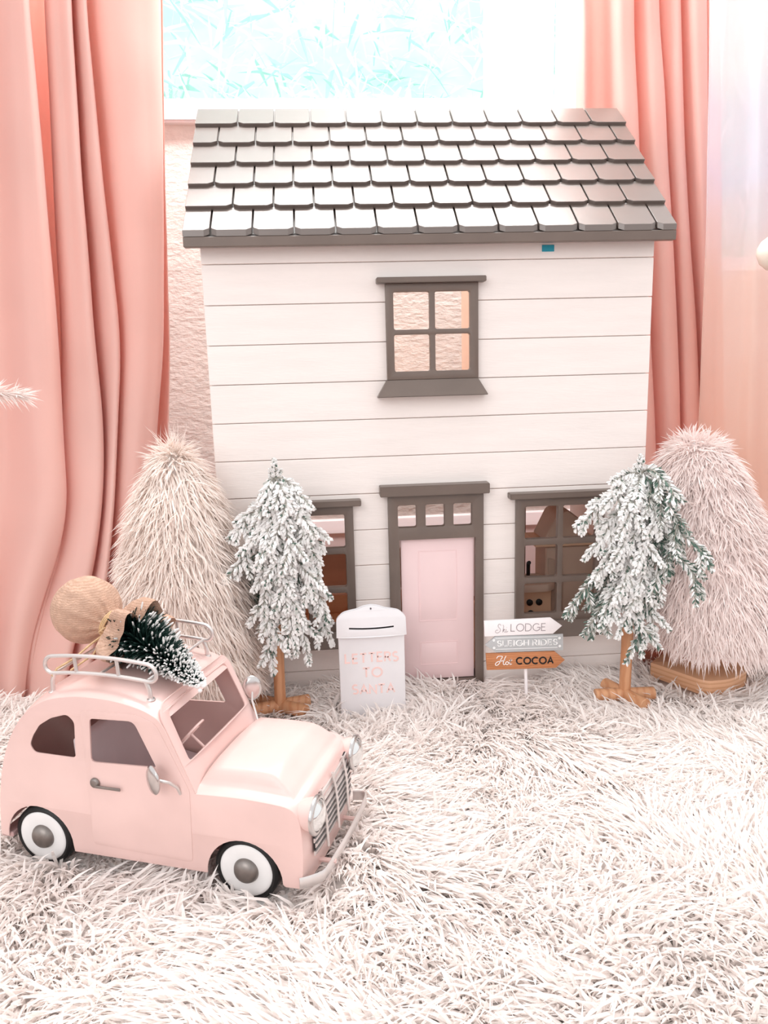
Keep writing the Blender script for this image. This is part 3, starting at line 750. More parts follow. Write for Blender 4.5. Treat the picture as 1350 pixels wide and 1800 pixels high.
# headlamps
for y in (.0135, .1235):
    hl_ = bpy.data.objects.new('headlight', None); COL.objects.link(hl_); hl_.parent = car; hl_.location = cp(.060, y, .093); hl_.empty_display_size = .01
    Mx = Matrix.Rotation(PI/2, 4, 'Y')
    t = MB(); t.lathe([(.009, -.016), (.0125, -.008), (.0145, .0), (.0150, .004)], Mx, 32); link('lamp_pod', t.mesh('pod', angle=60), M_car, hl_, world=False)
    t = MB(); t.lathe([(.0150, .0035), (.0172, .0040), (.0176, .0062), (.0160, .0078), (.0140, .0076), (.0140, .005)], Mx, 36); link('lamp_rim', t.mesh('rim', angle=60), M_chrome, hl_, world=False)
    t = MB(); t.lathe([(.0141, .0062), (.0120, .0092), (.0080, .0116), (.0035, .0127), (.0004, .0129)], Mx, 36); link('lamp_lens', t.mesh('lens', angle=60), M_glassy, hl_, world=False)
# bumper: flat bar wrapping the front, with stays
bp = [(.0525, -.0015), (.0600, .004), (.0670, .011), (.0700, .018), (.0715, .045), (.0725, CW/2), (.0725, CW-.045), (.0720, CW-.016), (.0700, CW+.002), (.0660, CW+.006), (.0560, CW+.004)]
bps = smooth(bp, 5); mb = MB(); vs = []
for i, (s, y) in enumerate(bps):
    a = Vector(bps[max(0, i-1)]); b = Vector(bps[min(len(bps)-1, i+1)]); t = (b-a).normalized(); nn = Vector((t.y, -t.x))
    for dz, dn in ((-.0055, 0), (-.0035, .0014), (.0035, .0014), (.0055, 0), (.0048, -.0006), (-.0048, -.0006)):
        vs.append(cp(s+nn.x*dn, y+nn.y*dn, .0345+dz))
k = len(bps); mb.add(vs, [(i*6+a, i*6+(a+1) % 6, (i+1)*6+(a+1) % 6, (i+1)*6+a) for i in range(k-1) for a in range(6)]+[tuple(range(6)), tuple((k-1)*6+a for a in range(5, -1, -1))])
bmp = clink('front_bumper', mb.mesh('bump'), M_silver)
mb = MB(); mb.tube([cp(.050, .035, .034), cp(.0735, .035, .0345)], .0022, 6); mb.tube([cp(.050, CW-.035, .034), cp(.0735, CW-.035, .0345)], .0022, 6); clink('bumper_stay', mb.mesh('stay'), M_car, bmp)
mb = MB(); mb.box(*[x for ab in zip(cp(.040, .004, .026), cp(.056, CW-.004, .040)) for x in ab]); clink('front_valance', mb.mesh('val', .002), M_car)
mb = MB(); mb.box(*[x for ab in zip(cp(-.2585, .002, .031), cp(-.245, CW-.002, .0365)) for x in ab]); clink('rear_valance', mb.mesh('rb', .001), M_carin)
# mirrors
for y0, sgn, ms, mz in ((-.004, -1, -.0745, .1225), (CW-.004, 1, -.050, .1430)):
    mo = bpy.data.objects.new('wing_mirror', None); COL.objects.link(mo); mo.parent = car; mo.location = cp(ms, y0+sgn*.008, mz); mo.empty_display_size = .01
    Rm = Matrix.Rotation(math.radians(62 if sgn < 0 else -60), 4, 'Z') @ Matrix.Rotation(-PI/2, 4, 'Y') @ Matrix.Diagonal((1.55, 1.15, 1, 1))
    t = MB(); t.lathe([(.0010, -.0022), (.0060, -.0020), (.0085, -.0004), (.0088, .0010), (.0078, .0022), (.0050, .0034), (.0012, .0040)], Rm, 32); link('mirror_head', t.mesh('mh', angle=60), M_chrome, mo, world=False)
    if sgn < 0: q = [Vector(), Vector((.006, .000, .000)), Vector((.0125, .0035, -.003)), Vector((.017, .0085, -.010)), Vector((.018, .0115, -.018))]
    else: q = [Vector(), Vector((.001, -.004, -.012)), Vector((.006, -.008, -.022)), Vector((.010, -.012, -.030))]
    t = MB(); t.tube(q, .0013, 8); link('mirror_arm', t.mesh('ma'), M_silver, mo, world=False)
# roof rack
rk = bpy.data.objects.new('roof_rack', None); COL.objects.link(rk); rk.parent = car; rk.location = cp(-.13, CW/2, .19); rk.empty_display_size = .02
rinv = Vector(cp(-.13, CW/2, .19))
def rt(pts): return [Vector(cp(*p))-rinv for p in pts]
def railz(s): return .0042*(1-((s+.138)/.06)**2)
for y in (.0155, CW-.0155):
    a, b = -.1965, -.0805; zl_, zh = .1990, .2155; r = (zh-zl_)/2; pts = []
    for i in range(13): s = a+r+(b-a-2*r)*i/12; pts.append((s, y, zh+railz(s)))
    for i in range(1, 8): t = PI/2-PI*i/8; s = b-r+r*math.cos(t); pts.append((s, y, (zl_+zh)/2+r*math.sin(t)+railz(s)))
    for i in range(13): s = b-r-(b-a-2*r)*i/12; pts.append((s, y, zl_+railz(s)))
    for i in range(1, 8): t = -PI/2-PI*i/8; s = a+r+r*math.cos(t); pts.append((s, y, (zl_+zh)/2+r*math.sin(t)+railz(s)))
    mb = MB(); mb.tube(rt(pts), .0019, 8, closed=True); link('side_rail', mb.mesh('rail', angle=60), M_silver, rk, world=False)
    for s in (-.163, -.119):
        mb = MB(); mb.tube(rt([(s, y, zl_+railz(s)), (s-.001, y, zh+railz(s))]), .0017, 8); link('upright', mb.mesh('up'), M_silver, rk, world=False)
    for s, ds in ((-.187, -1), (-.092, 1)):
        zb_ = .1785 if ds < 0 else .1805
        mb = MB(); mb.tube(rt([(s+.006*-ds*0, y, zl_+railz(s)), (s+.003*ds, y-.000, zl_-.006), (s+.004*ds, y, zb_+.002), (s+.004*ds, y, zb_)]), .0020, 8); mb.lathe([(.004, 0), (.0035, .0012)], Matrix.Translation(rt([(s+.004*ds, y, zb_+.003)])[0]), 12)
        link('foot', mb.mesh('ft'), M_silver, rk, world=False)
for s in (-.187, -.139, -.091):
    mb = MB(); mb.tube(rt([(s, .0155, .1990+railz(s)), (s, CW-.0155, .1990+railz(s))]), .0016, 8); link('cross_bar', mb.mesh('cb'), M_silver, rk, world=False)

def c2w(s, y, z):
    p = CP0+cf*s+cl*y; return np.array([p[0], p[1], z])

# ------------------------------------------------------------------ bottle-brush tree wrapped in burlap on the roof rack
bt0 = c2w(-.160, .074, .2270); tip = c2w(-.0510, .040, .1905); axv = tip-bt0; BL = np.linalg.norm(axv); axv /= BL
brush = thing('bottle_brush_tree', 'dark green bottle brush tree with snowy tips tied on the pink car roof', 'toy tree', tuple(bt0-np.array([0, 0, .027])))
mb = MB(); mb.tube([bt0-axv*.01, tip-axv*.004], .0016, 8); link('wire_stem', mb.mesh('st'), M_steel, brush)
n = 2300; t = .10+rng.random(n)**.8*.87; ph = rng.uniform(0, 2*PI, n)
e1 = np.cross(axv, [0, 0, 1.]); e1 /= np.linalg.norm(e1); e2 = np.cross(axv, e1)
rad = .040*(1-t)**.85+.004
dirs = (np.cos(ph)[:, None]*e1+np.sin(ph)[:, None]*e2)*1.0+axv*(.35+rng.normal(0, .12, n))[:, None]+rng.normal(0, .12, (n, 3))
# underside bristles lie shorter where they meet the roof
dn = dirs/np.linalg.norm(dirs, axis=1, keepdims=True); rad = rad*np.where(dn[:, 2] < -.25, .62, 1.0)*rng.uniform(.75, 1.08, n)
R0 = bt0+axv*(t*BL)[:, None]
V, F = strands(R0, dirs, np.zeros(3), rad, .0018, tpos=(0, .5, .94), wf=(.8, 1, .75), flat=1)
ks = rng.random(n) < (.14+.75*t*t)
V2, F2 = strands(R0[ks]+dn[ks]*(rad[ks]*.82)[:, None], dn[ks], np.zeros(3), rad[ks]*.22+.0012, .0021, tpos=(0, .45, .88), wf=(.6, 1, .8), flat=1)
o = link('bristles', mesh_np('br', V, F), M_green, brush); o['kind'] = 'stuff'
o = link('snow_tips', mesh_np('br2', V2, F2), M_snow, brush); o['kind'] = 'stuff'
mb = MB()
for i in range(16):
    c = tip+axv*random.uniform(-.007, .002)+np.array([random.gauss(0, .0018) for _ in range(3)]); mb.lathe([(.0004, -.002), (.0018, -.0012), (.0022, 0), (.0018, .0012), (.0004, .002)], Matrix.Translation(c), 8)
link('snowy_tip', mb.mesh('sn', angle=80), M_snow, brush)
# burlap root ball: lobed sphere tapering to a tied neck, then a ruffled collar
bc = c2w(-.1960, .082, .2385)
axb = (np.array(bt0)-bc); axb /= np.linalg.norm(axb); f1 = np.cross(axb, [0, 0, 1.]); f1 /= np.linalg.norm(f1); f2 = np.cross(axb, f1)
def swirl(prof, folds, amp, name, n=96, th=0):
    mb = MB(); vs = []
    for i, (r, h, a_) in enumerate(prof):
        for j in range(n):
            a = 2*PI*j/n; rr = r*(1+a_*amp*(math.sin(folds*a+.7)+.5*math.sin(folds*1.6*a+2*i*.12)+.3*noise.noise(Vector((a*2, h*60, 1)))))
            rr += .0010*noise.noise(Vector((math.cos(a)*2.5, math.sin(a)*2.5, h*90)))
            vs.append(bc+axb*(h+a_*amp*.10*r*math.sin(folds*.8*a+1))+(f1*math.cos(a)+f2*math.sin(a))*rr)
    k = len(prof); mb.add(vs, [(i*n+j, i*n+(j+1) % n, (i+1)*n+(j+1) % n, (i+1)*n+j) for i in range(k-1) for j in range(n)])
    return mb
R = .0335; prof = [(max(.0005, R*math.sin(a)), -R*math.cos(a), .05+.25*(a/2.6)**4) for a in np.linspace(0.02, 2.45, 22)]+[(.0155, .030, .7), (.0125, .034, .9), (.0120, .037, 1.0)]
ball = link('burlap_ball', swirl(prof, 13, .10, 'ball').mesh('ball', angle=80), M_burlap, brush)
prof = [(.0120, .036, .9), (.0135, .040, 1.0), (.0185, .043, 1.3), (.0240, .047, 1.6), (.0300, .052, 1.9), (.0345, .060, 2.2), (.0360, .069, 2.4), (.0350, .074, 2.6), (.0335, .071, 2.5), (.026, .058, 2.0), (.016, .047, 1.3)]
col_ = link('burlap_collar', swirl(prof, 6, .085, 'col').mesh('col', angle=80), M_burlap, brush)
mb = MB()
for q in range(3):
    mb.tube([bc+axb*(.0335+q*.0018)+(f1*math.cos(a)+f2*math.sin(a))*(.0142) for a in np.linspace(0, 2*PI, 28, endpoint=False)], .0011, 6, closed=True)
kn = bc+axb*.036+np.array([-.2, -.85, -.2])*.017
mb.tube([kn+np.array(d) for d in ((0, 0, 0), (-.004, -.006, .004), (.002, -.010, .009), (.006, -.005, .006), (0, 0, 0))], .0011, 6)
b0 = c2w(-.186, .018, .2035)
mb.tube([kn, kn*.7+b0*.3+np.array([0, 0, .000]), kn*.35+b0*.65+np.array([0, 0, -.002]), b0, b0+np.array([-.004, -.003, -.006])], .0012, 6)
b1 = c2w(-.182, .022, .2000); mb.tube([kn, kn*.55+b1*.45+np.array([.005, 0, -.005]), b1+np.array([.006, 0, .000])], .0011, 6)
mb.tube([kn, kn+np.array([.012, -.004, -.012]), kn+np.array([.014, -.006, -.024])], .0012, 6)
link('twine', mb.mesh('tw'), M_twine, brush)

# ------------------------------------------------------------------ fur cone trees
def fur_tree(name, label, apex, base_c, rprof, m, nstr, Ls, trunk, droop):
    """rprof: list of (fraction of height from base, radius)"""
    t = thing(name, label, 'fur tree', (base_c[0], base_c[1], trunk[2]))
    ap = np.array(apex); bs = np.array(base_c); hs = [a for a, b in rprof]; rs = [b for a, b in rprof]
    mb = MB(); nn = 32; prof = []
    ax = ap-bs
    vs = []
    FR = np.linspace(0, 1, 16)
    for f_ in FR:
        r = np.interp(f_, hs, rs)*.93; c = bs+ax*f_*.97+ax*.015
        for j in range(nn): a = 2*PI*j/nn; vs.append(c+np.array([math.cos(a), math.sin(a), 0])*r)
    mb.add(vs, [(i*nn+j, i*nn+(j+1) % nn, (i+1)*nn+(j+1) % nn, (i+1)*nn+j) for i in range(len(FR)-1) for j in range(nn)]+[tuple(range(nn-1, -1, -1)), tuple((len(FR)-1)*nn+j for j in range(nn))])
    link('fur_cloth', mb.mesh('fc', angle=80), m, t)
    # area-weighted tufts
    q = rng.random(nstr*3); rr = np.interp(q, hs, rs); keep = rng.random(nstr*3) < rr/max(rs); q = q[keep][:nstr]; n = len(q)
    ntf = n//7; qt = q[:ntf]; pt = rng.uniform(0, 2*PI, ntf); tl = rng.normal(0, .42, (ntf, 3))
    ti = rng.integers(0, ntf, n); fq = np.clip(qt[ti]+rng.normal(0, .010, n), 0, 1); ph = pt[ti]+rng.normal(0, .06, n)/np.maximum(.3, np.interp(fq, hs, rs)/max(rs))
    r = np.interp(fq, hs, rs)*.90; rad = np.stack([np.cos(ph), np.sin(ph), np.zeros(n)], 1)
    P = bs+ax*fq[:, None]+rad*r[:, None]
    D = rad*.72+np.array([0, 0, 1.])*(.25-droop*.85)+tl[ti]*.62+rng.normal(0, .16, (n, 3))
    D = D+np.array([0, 0, 1.3])*np.clip((fq-.93)/.07, 0, 1)[:, None]
    bend = np.stack([rng.normal(0, .14, n), rng.normal(0, .14, n), -droop*(1-np.clip((fq-.9)/.1, 0, 1)*.8)+rng.normal(0, .1, n)], 1)+tl[ti]*.3
    V, F = strands(P, D, bend, Ls*rng.uniform(.6, 1.15, n), rng.uniform(.0018, .0034, n), tpos=(0, .4, .78), wf=(1., .95, .6), flat=.4, face=rad+np.array([0, 0, .5]))
    o = link('fur_pile', mesh_np('fp', V, F), m, t); o['kind'] = 'stuff'
    return t
# left
lb = (-.3440, -.060, .070); la = (-.3440, -.060, .3700)
ft = fur_tree('fur_cone_tree', 'tall cream fur cone tree standing behind the pink car', la, lb, [(0, .098), (.25, .090), (.45, .078), (.62, .064), (.80, .049), (.93, .028), (1, .006)], M_fur2, 24000, .024, (0, 0, 0.0), .75)
# tuft of stray hair on the top
n = 110; P = np.tile(np.array(la)-np.array([0, 0, .008]), (n, 1))+rng.normal(0, .004, (n, 3)); D = np.stack([rng.normal(0, .55, n), rng.normal(0, .4, n), rng.uniform(.3, 1, n)], 1)
V, F = strands(P, D, rng.normal(0, .25, (n, 3)), rng.uniform(.018, .036, n), .0012); o = link('top_tuft', mesh_np('tt', V, F), M_fur2, ft); o['kind'] = 'stuff'
mb = MB(); mb.tube([(-.333, -.06, .016), (-.333, -.06, .09)], .012, 16); link('trunk', mb.mesh('tk'), M_pine, ft)
mb = MB(); mb.lathe([(.070, .002), (.070, .018)], Matrix.Translation((-.333, -.06, 0)), 8); link('base_block', mb.mesh('bb', .002), M_pine, ft)
# right
bx, by = .3730, -.066
rt_ = fur_tree('fur_cone_tree', 'fuller pale pink fur cone tree on a pine block, at the right', (.3560, by+.028, .3550), (bx+.014, by+.028, .088), [(0, .105), (.12, .114), (.3, .102), (.5, .084), (.7, .066), (.88, .048), (.97, .030), (1, .012)], M_fur3, 30000, .0235, (0, 0, 0), .70)
mb = MB(); mb.tube([(bx+.003, by+.024, .028), (bx+.003, by+.024, .10)], .0105, 24); link('trunk', mb.mesh('tk'), M_pine, rt_)
oct_ = roundpoly([(bx-.070, by+.026), (bx-.022, by+.072), (bx+.040, by+.066), (bx+.064, by+.022), (bx+.050, by-.022), (bx+.012, by-.046), (bx-.020, by-.048), (bx-.030, by-.040)], [.002, .01, .012, .014, .014, .014, .008, .003])
link('base_block', plate('bb', oct_, [], 0, .022, lambda a, b, d: (a, b, .014+d), .0018), M_pine, rt_)

# ------------------------------------------------------------------ flocked trees
def branch_mesh(name, pts, flock, nl, start=.12, dens_=1.0, seed=0):
    """stem + fishbone needles. pts smooth polyline (m)"""
    rg = np.random.default_rng(seed)
    P = np.array(pts); seg = np.linalg.norm(np.diff(P, axis=0), axis=1); cum = np.concatenate([[0], np.cumsum(seg)]); L = cum[-1]
    n = int(L/.00155*dens_*1.7); t = rg.uniform(start, 1, n)
    pos = np.stack([np.interp(t*L, cum, P[:, k]) for k in range(3)], 1)
    pos2 = np.stack([np.interp(np.clip(t*L+.004, 0, L), cum, P[:, k]) for k in range(3)], 1); pos1 = np.stack([np.interp(np.clip(t*L-.004, 0, L), cum, P[:, k]) for k in range(3)], 1)
    tg = pos2-pos1; tg /= np.linalg.norm(tg, axis=1, keepdims=True)
    # fan plane faces the viewer side/outside: side vector = tg x view-ish normal
    nf = np.array([0.1, -1, .35]); sd = np.cross(tg, nf); sd /= np.linalg.norm(sd, axis=1, keepdims=True); up = np.cross(sd, tg)
    sg = rg.choice([-1, 1], n); el = rg.normal(.15, .40, n)
    D = tg*rg.uniform(.75, 1.25, n)[:, None]+sd*(sg*np.cos(el)*.85)[:, None]+up*(np.sin(el)*.9)[:, None]
    ln = nl*np.clip(1.15-.55*t, .35, 1)*np.clip((1-t)*6+.55, 0, 1)*rg.uniform(.75, 1.15, n)
    V, F = strands(pos, D, np.array([0, 0, -.10]), ln, (.0023*flock+.0013)*rg.uniform(.8, 1.2, n), tpos=(0, .45, .85), wf=(.6, 1, .85), flat=.9)
    # flocked caps are on material 0 (snow), 1 grey, 2 green
    c = rg.random(n); base = np.where(c < flock*.55, 0, np.where(c < flock*.55+.3, 1, 2)); tipm = np.where(c < flock*.95, 0, np.where(c < .55+.45*flock, 1, 2))
    mi = np.concatenate([np.tile(base, 3), np.tile(tipm, 3), np.tile(tipm, 3)])
    st = MB(); st.tube([tuple(p) for p in P], [.0017*(1-.6*i/(len(P)-1)) for i in range(len(P))], 6)
    # merge
    nv = len(V); sv = np.array(st.v); V = np.concatenate([V, sv]); qf = np.array([f for f in st.f if len(f) == 4])+nv
    F = F+[qf]; mi = np.concatenate([mi, np.full(len(qf), 3)])
    return mesh_np(name, V, F, mi)
FM = [M_snow, M_flockgrey, M_needle, M_stem]
def flocked(name, label, tx, ty, ztop, zb, tips, extra, nl):
    t = thing(name, label, 'toy tree', (tx, ty, .006))
    m = MB(); m.tube([(tx, ty, .012), (tx+.001, ty, .10), (tx+.002, ty, .16)], [.0076, .0074, .0068], 16); link('trunk', m.mesh('tk'), M_dowel, t)
    top_ = np.array([extra['top'][0], ty, extra['top'][1]])
    m = MB(); m.tube([(tx+.002, ty, .15), tuple((top_+np.array([tx, ty, .15]))/2+np.array([.002, 0, 0])), tuple(top_-np.array([0, 0, .006]))], [.0052, .0035, .0012], 8)
    link('leader', m.mesh('ld'), M_stem, t)
    for i, (u, v, dy, drop, fl, k) in enumerate(tips):
        rr = random.Random(i*13+5); tp = at(u, v, ty+dy); tp = np.array(tp)
        zs_ = min(tp[2]+drop, ztop-.012); f_ = (zs_-.15)/(ztop-.15); sx = tx+(extra['top'][0]-tx)*max(0, f_)
        s0 = np.array([sx, ty, zs_]); out = np.array([tp[0]-sx, tp[1]-ty, 0])
        dz = tp[2]-s0[2]; p1 = s0+out*.32+np.array([0, 0, dz*.22+k*.7]); p2 = s0+out*.80+np.array([0, 0, dz*.62+k*.5])
        pts = smooth([tuple(s0), tuple(p1), tuple(p2), tuple(tp)], 6)
        b = link('branch', branch_mesh('branch', pts, fl, nl, seed=i, dens_=1.25), FM, t)
        # side sprays
        L = np.linalg.norm(tp-s0)
        for q, (ta, sgn) in enumerate(((.45, 1), (.62, -1), (.75, 1), (.34, -1))):
            if L < .045 and q > 1: continue
            a = np.array(pts[int(ta*(len(pts)-1))]); d = (tp-a); d /= np.linalg.norm(d)+1e-9; sdv = np.cross(d, [0, -1, 0.2])*sgn
            ln = min(.034, .42*L)*rr.uniform(.7, 1.1); e = a+(d*.75+sdv*rr.uniform(.35, .7)+np.array([0, -.25+rr.uniform(-.3, .3), -.25]))*ln
            link('twig', branch_mesh('twig', [tuple(a), tuple((a+e)/2+np.array([0, 0, .002])), tuple(e)], fl, nl*.82, start=.05, seed=i*7+q, dens_=1.1), FM, b)
    # top crown
    for i, (dx, dz) in enumerate(((0, .003), (.002, -.002), (-.006, -.010), (.007, -.010), (-.008, -.022), (.009, -.020), (.0, -.012))):
        e = top_+np.array([dx, random.uniform(-.006, .004), dz]); s0 = top_+np.array([0, 0, -.028+dz*.6])
        link('branch', branch_mesh('branch', [tuple(s0), tuple((s0+e)/2), tuple(e)], .9 if name else 1, nl*.62, start=.1, seed=100+i, dens_=1.3), FM, t)
    return t
LT = [  # u, v, depth offset, rise to trunk, flock, arch
 (413, 956, -.01, .050, .95, .010), (415, 1019, -.02, .055, .95, .012), (434, 917, .01, .030, .85, .006), (463, 1005, -.035, .085, 1, .006),
 (488, 937, -.025, .075, 1, .002), (568, 973, -.015, .060, 1, .014), (562, 1019, -.02, .085, 1, .012), (577, 1094, -.01, .095, .9, .016), (584, 1135, .0, .090, .95, .016),
 (543, 1169, -.02, .130, .95, .012), (480, 1186, -.03, .120, .95, .012), (521, 1153, -.035, .110, .95, .010), (464, 1109, -.03, .110, 1, .012),
 (504, 1077, -.04, .100, 1, .006), (524, 1114, -.035, .090, 1, .006), (476, 1135, -.03, .100, 1, .010), (539, 906, -.02, .050, 1, .010), (548, 964, -.03, .080, 1, .010),
 (488, 1026, -.04, .080, .95, .004), (555, 1060, -.03, .080, 1, .010), (466, 900, -.02, .050, 1, .006), (516, 1010, -.042, .100, 1, .004), (440, 1055, .02, .090, .35, .010),
 (452, 1075, .03, .080, .2, .010), (508, 905, -.03, .050, 1, .004), (455, 962, -.02, .060, .95, .006), (530, 1050, .03, .08, .5, .01), (500, 1120, .03, .09, .4, .01)]
lt = flocked('flocked_pine_tree', 'slim snow-flocked pine on a dowel trunk, left of the letter box', -.2245, -.086, .345, 0, LT, dict(top=(-.2155, .3520)), .0125)
RT = [(1021, 939, -.02, .055, .95, .014), (1002, 1090, -.02, .075, .35, .016), (1037, 1124, -.03, .080, .40, .012), (1058, 1113, -.035, .085, .85, .010), (1128, 1155, -.03, .085, .55, .008),
 (1152, 1133, -.025, .085, .9, .010), (1252, 1004, -.075, .050, .55, .018), (1236, 1053, -.075, .070, .45, .016), (1165, 1053, -.05, .080, .6, .014), (1158, 948, -.04, .065, 1, .008),
 (1130, 1006, -.045, .080, 1, .006), (1133, 1040, -.04, .075, .95, .006), (1168, 928, -.03, .085, .3, .016), (1201, 975, -.05, .090, .25, .020), (1149, 1078, -.03, .080, .4, .010),
 (1078, 850, -.02, .040, 1, .006), (1067, 896, -.025, .060, 1, .008), (1050, 980, -.025, .070, .95, .010), (1052, 1032, -.03, .075, .95, .010), (1122, 1072, -.04, .070, 1, .006),
 (1191, 895, -.05, .055, .7, .022), (1100, 940, -.04, .080, 1, .004), (1088, 1000, -.04, .080, 1, .006), (1095, 1060, -.042, .080, 1, .004), (1120, 890, -.03, .060, 1, .004),
 (1145, 870, -.015, .05, .9, .010), (1080, 1090, -.03, .07, .9, .008), (1180, 1010, -.04, .07, .3, .014), (1045, 1075, -.01, .07, .3, .010), (1105, 1110, -.03, .07, .9, .005), (1170, 980, -.03, .08, .4, .015)]
rtree = flocked('flocked_pine_tree', 'broader flocked pine with green undersides, beside the signpost', .2365, -.112, .335, 0, RT, dict(top=(.2445, .3440)), .0125)
# dowel feet
def foot(par, a, b, r=.0088):
    a = (a[0], a[1], .0245); b = (b[0], b[1], .0245)
    m = MB(); m.tube([a, b], r, 16); link('foot', m.mesh('ft', .0008), M_dowel, par)
foot(lt, (-.258, -.062, .018), (-.190, -.108, .018)); foot(lt, (-.268, -.096, .018), (-.186, -.074, .018))
foot(rtree, (.196, -.112, .018), (.276, -.116, .018)); foot(rtree, (.222, -.078, .018), (.250, -.150, .018))

# ------------------------------------------------------------------ curtains
def curtain(name, label, cols, levels, m, nu=8, nvv=70, cat='curtain', th=.0012):
    """cols: list of (xs at levels, depths at levels)"""
    K = len(cols); lv = np.array(levels, float); vv = np.linspace(lv[0], lv[-1], nvv)
    X = np.array([np.interp(vv, lv, c[0]) for c in cols]); Y = np.array([np.interp(vv, lv, c[1]) for c in cols])
    # smooth along height
    ker = np.ones(7)/7
    for A in (X, Y):
        for i in range(K):
            pad = np.concatenate([np.full(3, A[i, 0])+(A[i, 0]-A[i, 1])*np.arange(3, 0, -1), A[i], np.full(3, A[i, -1])+(A[i, -1]-A[i, -2])*np.arange(1, 4)]); A[i] = np.convolve(pad, ker, 'valid')
    vs = []; rows = []
    for j in range(nvv):
        ctrl = [(X[i, j], Y[i, j]*1000) for i in range(K)]
        sm_ = smooth(ctrl, nu); rows.append(sm_)
    n = len(rows[0])
    for j in range(nvv):
        for k, (x, y) in enumerate(rows[j]):
            p = at(x, vv[j], y/1000)
            w_ = .0016*noise.noise(Vector((p[0]*14, 2.2, p[2]*9)))
            vs.append((p[0], p[1]+w_*2, max(p[2], .001+.002*abs(math.sin(k)))))
    mb = MB(); mb.add(vs, [(j*n+k, (j+1)*n+k, (j+1)*n+k+1, j*n+k+1) for j in range(nvv-1) for k in range(n-1)])
    o = link(name, mb.mesh(name, angle=180, fix=True), m); tag(o, label, cat)
    md = o.modifiers.new('thick', 'SOLIDIFY'); md.thickness = th
    return o
lv = [-260, 0, 300, 600, 760, 920, 1060, 1160, 1262]
def D_(a, b=None): return [a]*9 if b is None else list(np.interp(lv, [-260, 700, 1262], [a, a, b]))
DK = [.36, .36, .36, .30, .20, .12, .08, .05, .05]
LC = [
 ([-190, -190, -190, -180, -180, -180, -190, -190, -190], D_(.20, .06)),
 ([-110, -100, -100, -90, -80, -80, -80, -80, -80], D_(.13, -.01)),
 ([-30, -30, -10, 0, 10, 0, -20, -30, -40], D_(.17, .06)),
 ([18, 20, 40, 55, 65, 75, 30, 20, 10], D_(.125, .02)),
 ([42, 48, 76, 101, 108, 118, 70, 45, 40], D_(.140, .03)),
 ([30, 38, 66, 92, 104, 112, 66, 40, 36], DK),
 ([78, 84, 96, 112, 112, 121, 76, 52, 48], DK),
 ([72, 79, 95, 111, 109, 124, 84, 60, 55], D_(.175, .03)),
 ([100, 104, 122, 142, 148, 152, 118, 95, 80], D_(.150, .02)),
 ([121, 124, 142, 166, 182, 178, 150, 120, 105], D_(.160, .02)),
 ([108, 113, 129, 151, 168, 168, 143, 113, 100], D_(.270, .08)),
 ([126, 128, 147, 172, 186, 182, 158, 130, 115], D_(.190, .04)),
 ([136, 140, 163, 196, 196, 190, 170, 142, 128], D_(.160, .02)),
 ([146, 150, 178, 212, 205, 199, 182, 160, 150], D_(.165, .02)),
 ([138, 142, 167, 202, 199, 195, 180, 160, 150], D_(.230, .08)),
 ([165, 170, 200, 222, 214, 208, 200, 185, 175], D_(.175, .05)),
 ([198, 200, 232, 245, 235, 228, 220, 205, 200], D_(.160, .06)),
 ([240, 244, 262, 268, 256, 246, 240, 230, 225], D_(.165, .08)),
 ([276, 280, 286, 287, 274, 266, 260, 250, 245], D_(.185, .10)),
 ([266, 271, 277, 279, 270, 264, 258, 250, 245], D_(.250, .15)),
 ([284, 286, 290, 299, 297, 290, 282, 272, 265], D_(.205, .13)),
]
curtain('curtain', 'rose pink curtain hanging left of the dollhouse, hem on the floor', LC, lv, M_curtain)
lv2 = [-260, 0, 200, 400, 600, 800, 1000, 1210]
def E2(a): return [a]*8
RC = [
 ([1010, 1013, 1013, 1015, 1020, 1024, 1030, 1040], E2(.255)),
 ([1022, 1027, 1028, 1030, 1034, 1040, 1046, 1056], E2(.215)),
 ([1030, 1038, 1040, 1044, 1050, 1056, 1060, 1070], E2(.245)),
 ([1056, 1062, 1064, 1070, 1080, 1090, 1096, 1100], E2(.240)),
 ([1084, 1088, 1092, 1100, 1110, 1122, 1128, 1130], E2(.195)),
 ([1108, 1112, 1119, 1128, 1142, 1152, 1156, 1160], E2(.205)),
 ([1102, 1106, 1112, 1122, 1136, 1147, 1152, 1156], E2(.255)),
 ([1112, 1116, 1122, 1132, 1144, 1154, 1160, 1164], E2(.232)),
 ([1134, 1138, 1146, 1158, 1168, 1176, 1182, 1184], E2(.195)),
 ([1152, 1156, 1169, 1180, 1190, 1196, 1200, 1202], E2(.205)),
 ([1146, 1150, 1163, 1174, 1184, 1191, 1196, 1198], E2(.255)),
 ([1158, 1161, 1172, 1184, 1194, 1200, 1204, 1206], E2(.225)),
 ([1180, 1184, 1186, 1196, 1204, 1210, 1214, 1216], E2(.200)),
 ([1192, 1195, 1200, 1210, 1224, 1232, 1234, 1236], E2(.205)),
 ([1184, 1188, 1194, 1204, 1218, 1227, 1230, 1232], E2(.260)),
 ([1195, 1198, 1204, 1214, 1228, 1236, 1238, 1240], E2(.228)),
 ([1214, 1218, 1226, 1234, 1238, 1244, 1246, 1250], E2(.190)),
 ([1236, 1240, 1242, 1246, 1250, 1254, 1258, 1262], E2(.200)),
 ([1232, 1236, 1238, 1241, 1247, 1250, 1254, 1258], E2(.245)),
 ([1242, 1245, 1246, 1249, 1252, 1258, 1262, 1266], E2(.220)),
 ([1262, 1265, 1266, 1268, 1270, 1274, 1280, 1284], E2(.215)),
]
curtain('curtain', 'rose pink curtain hanging right of the dollhouse', RC, lv2, M_curtain)
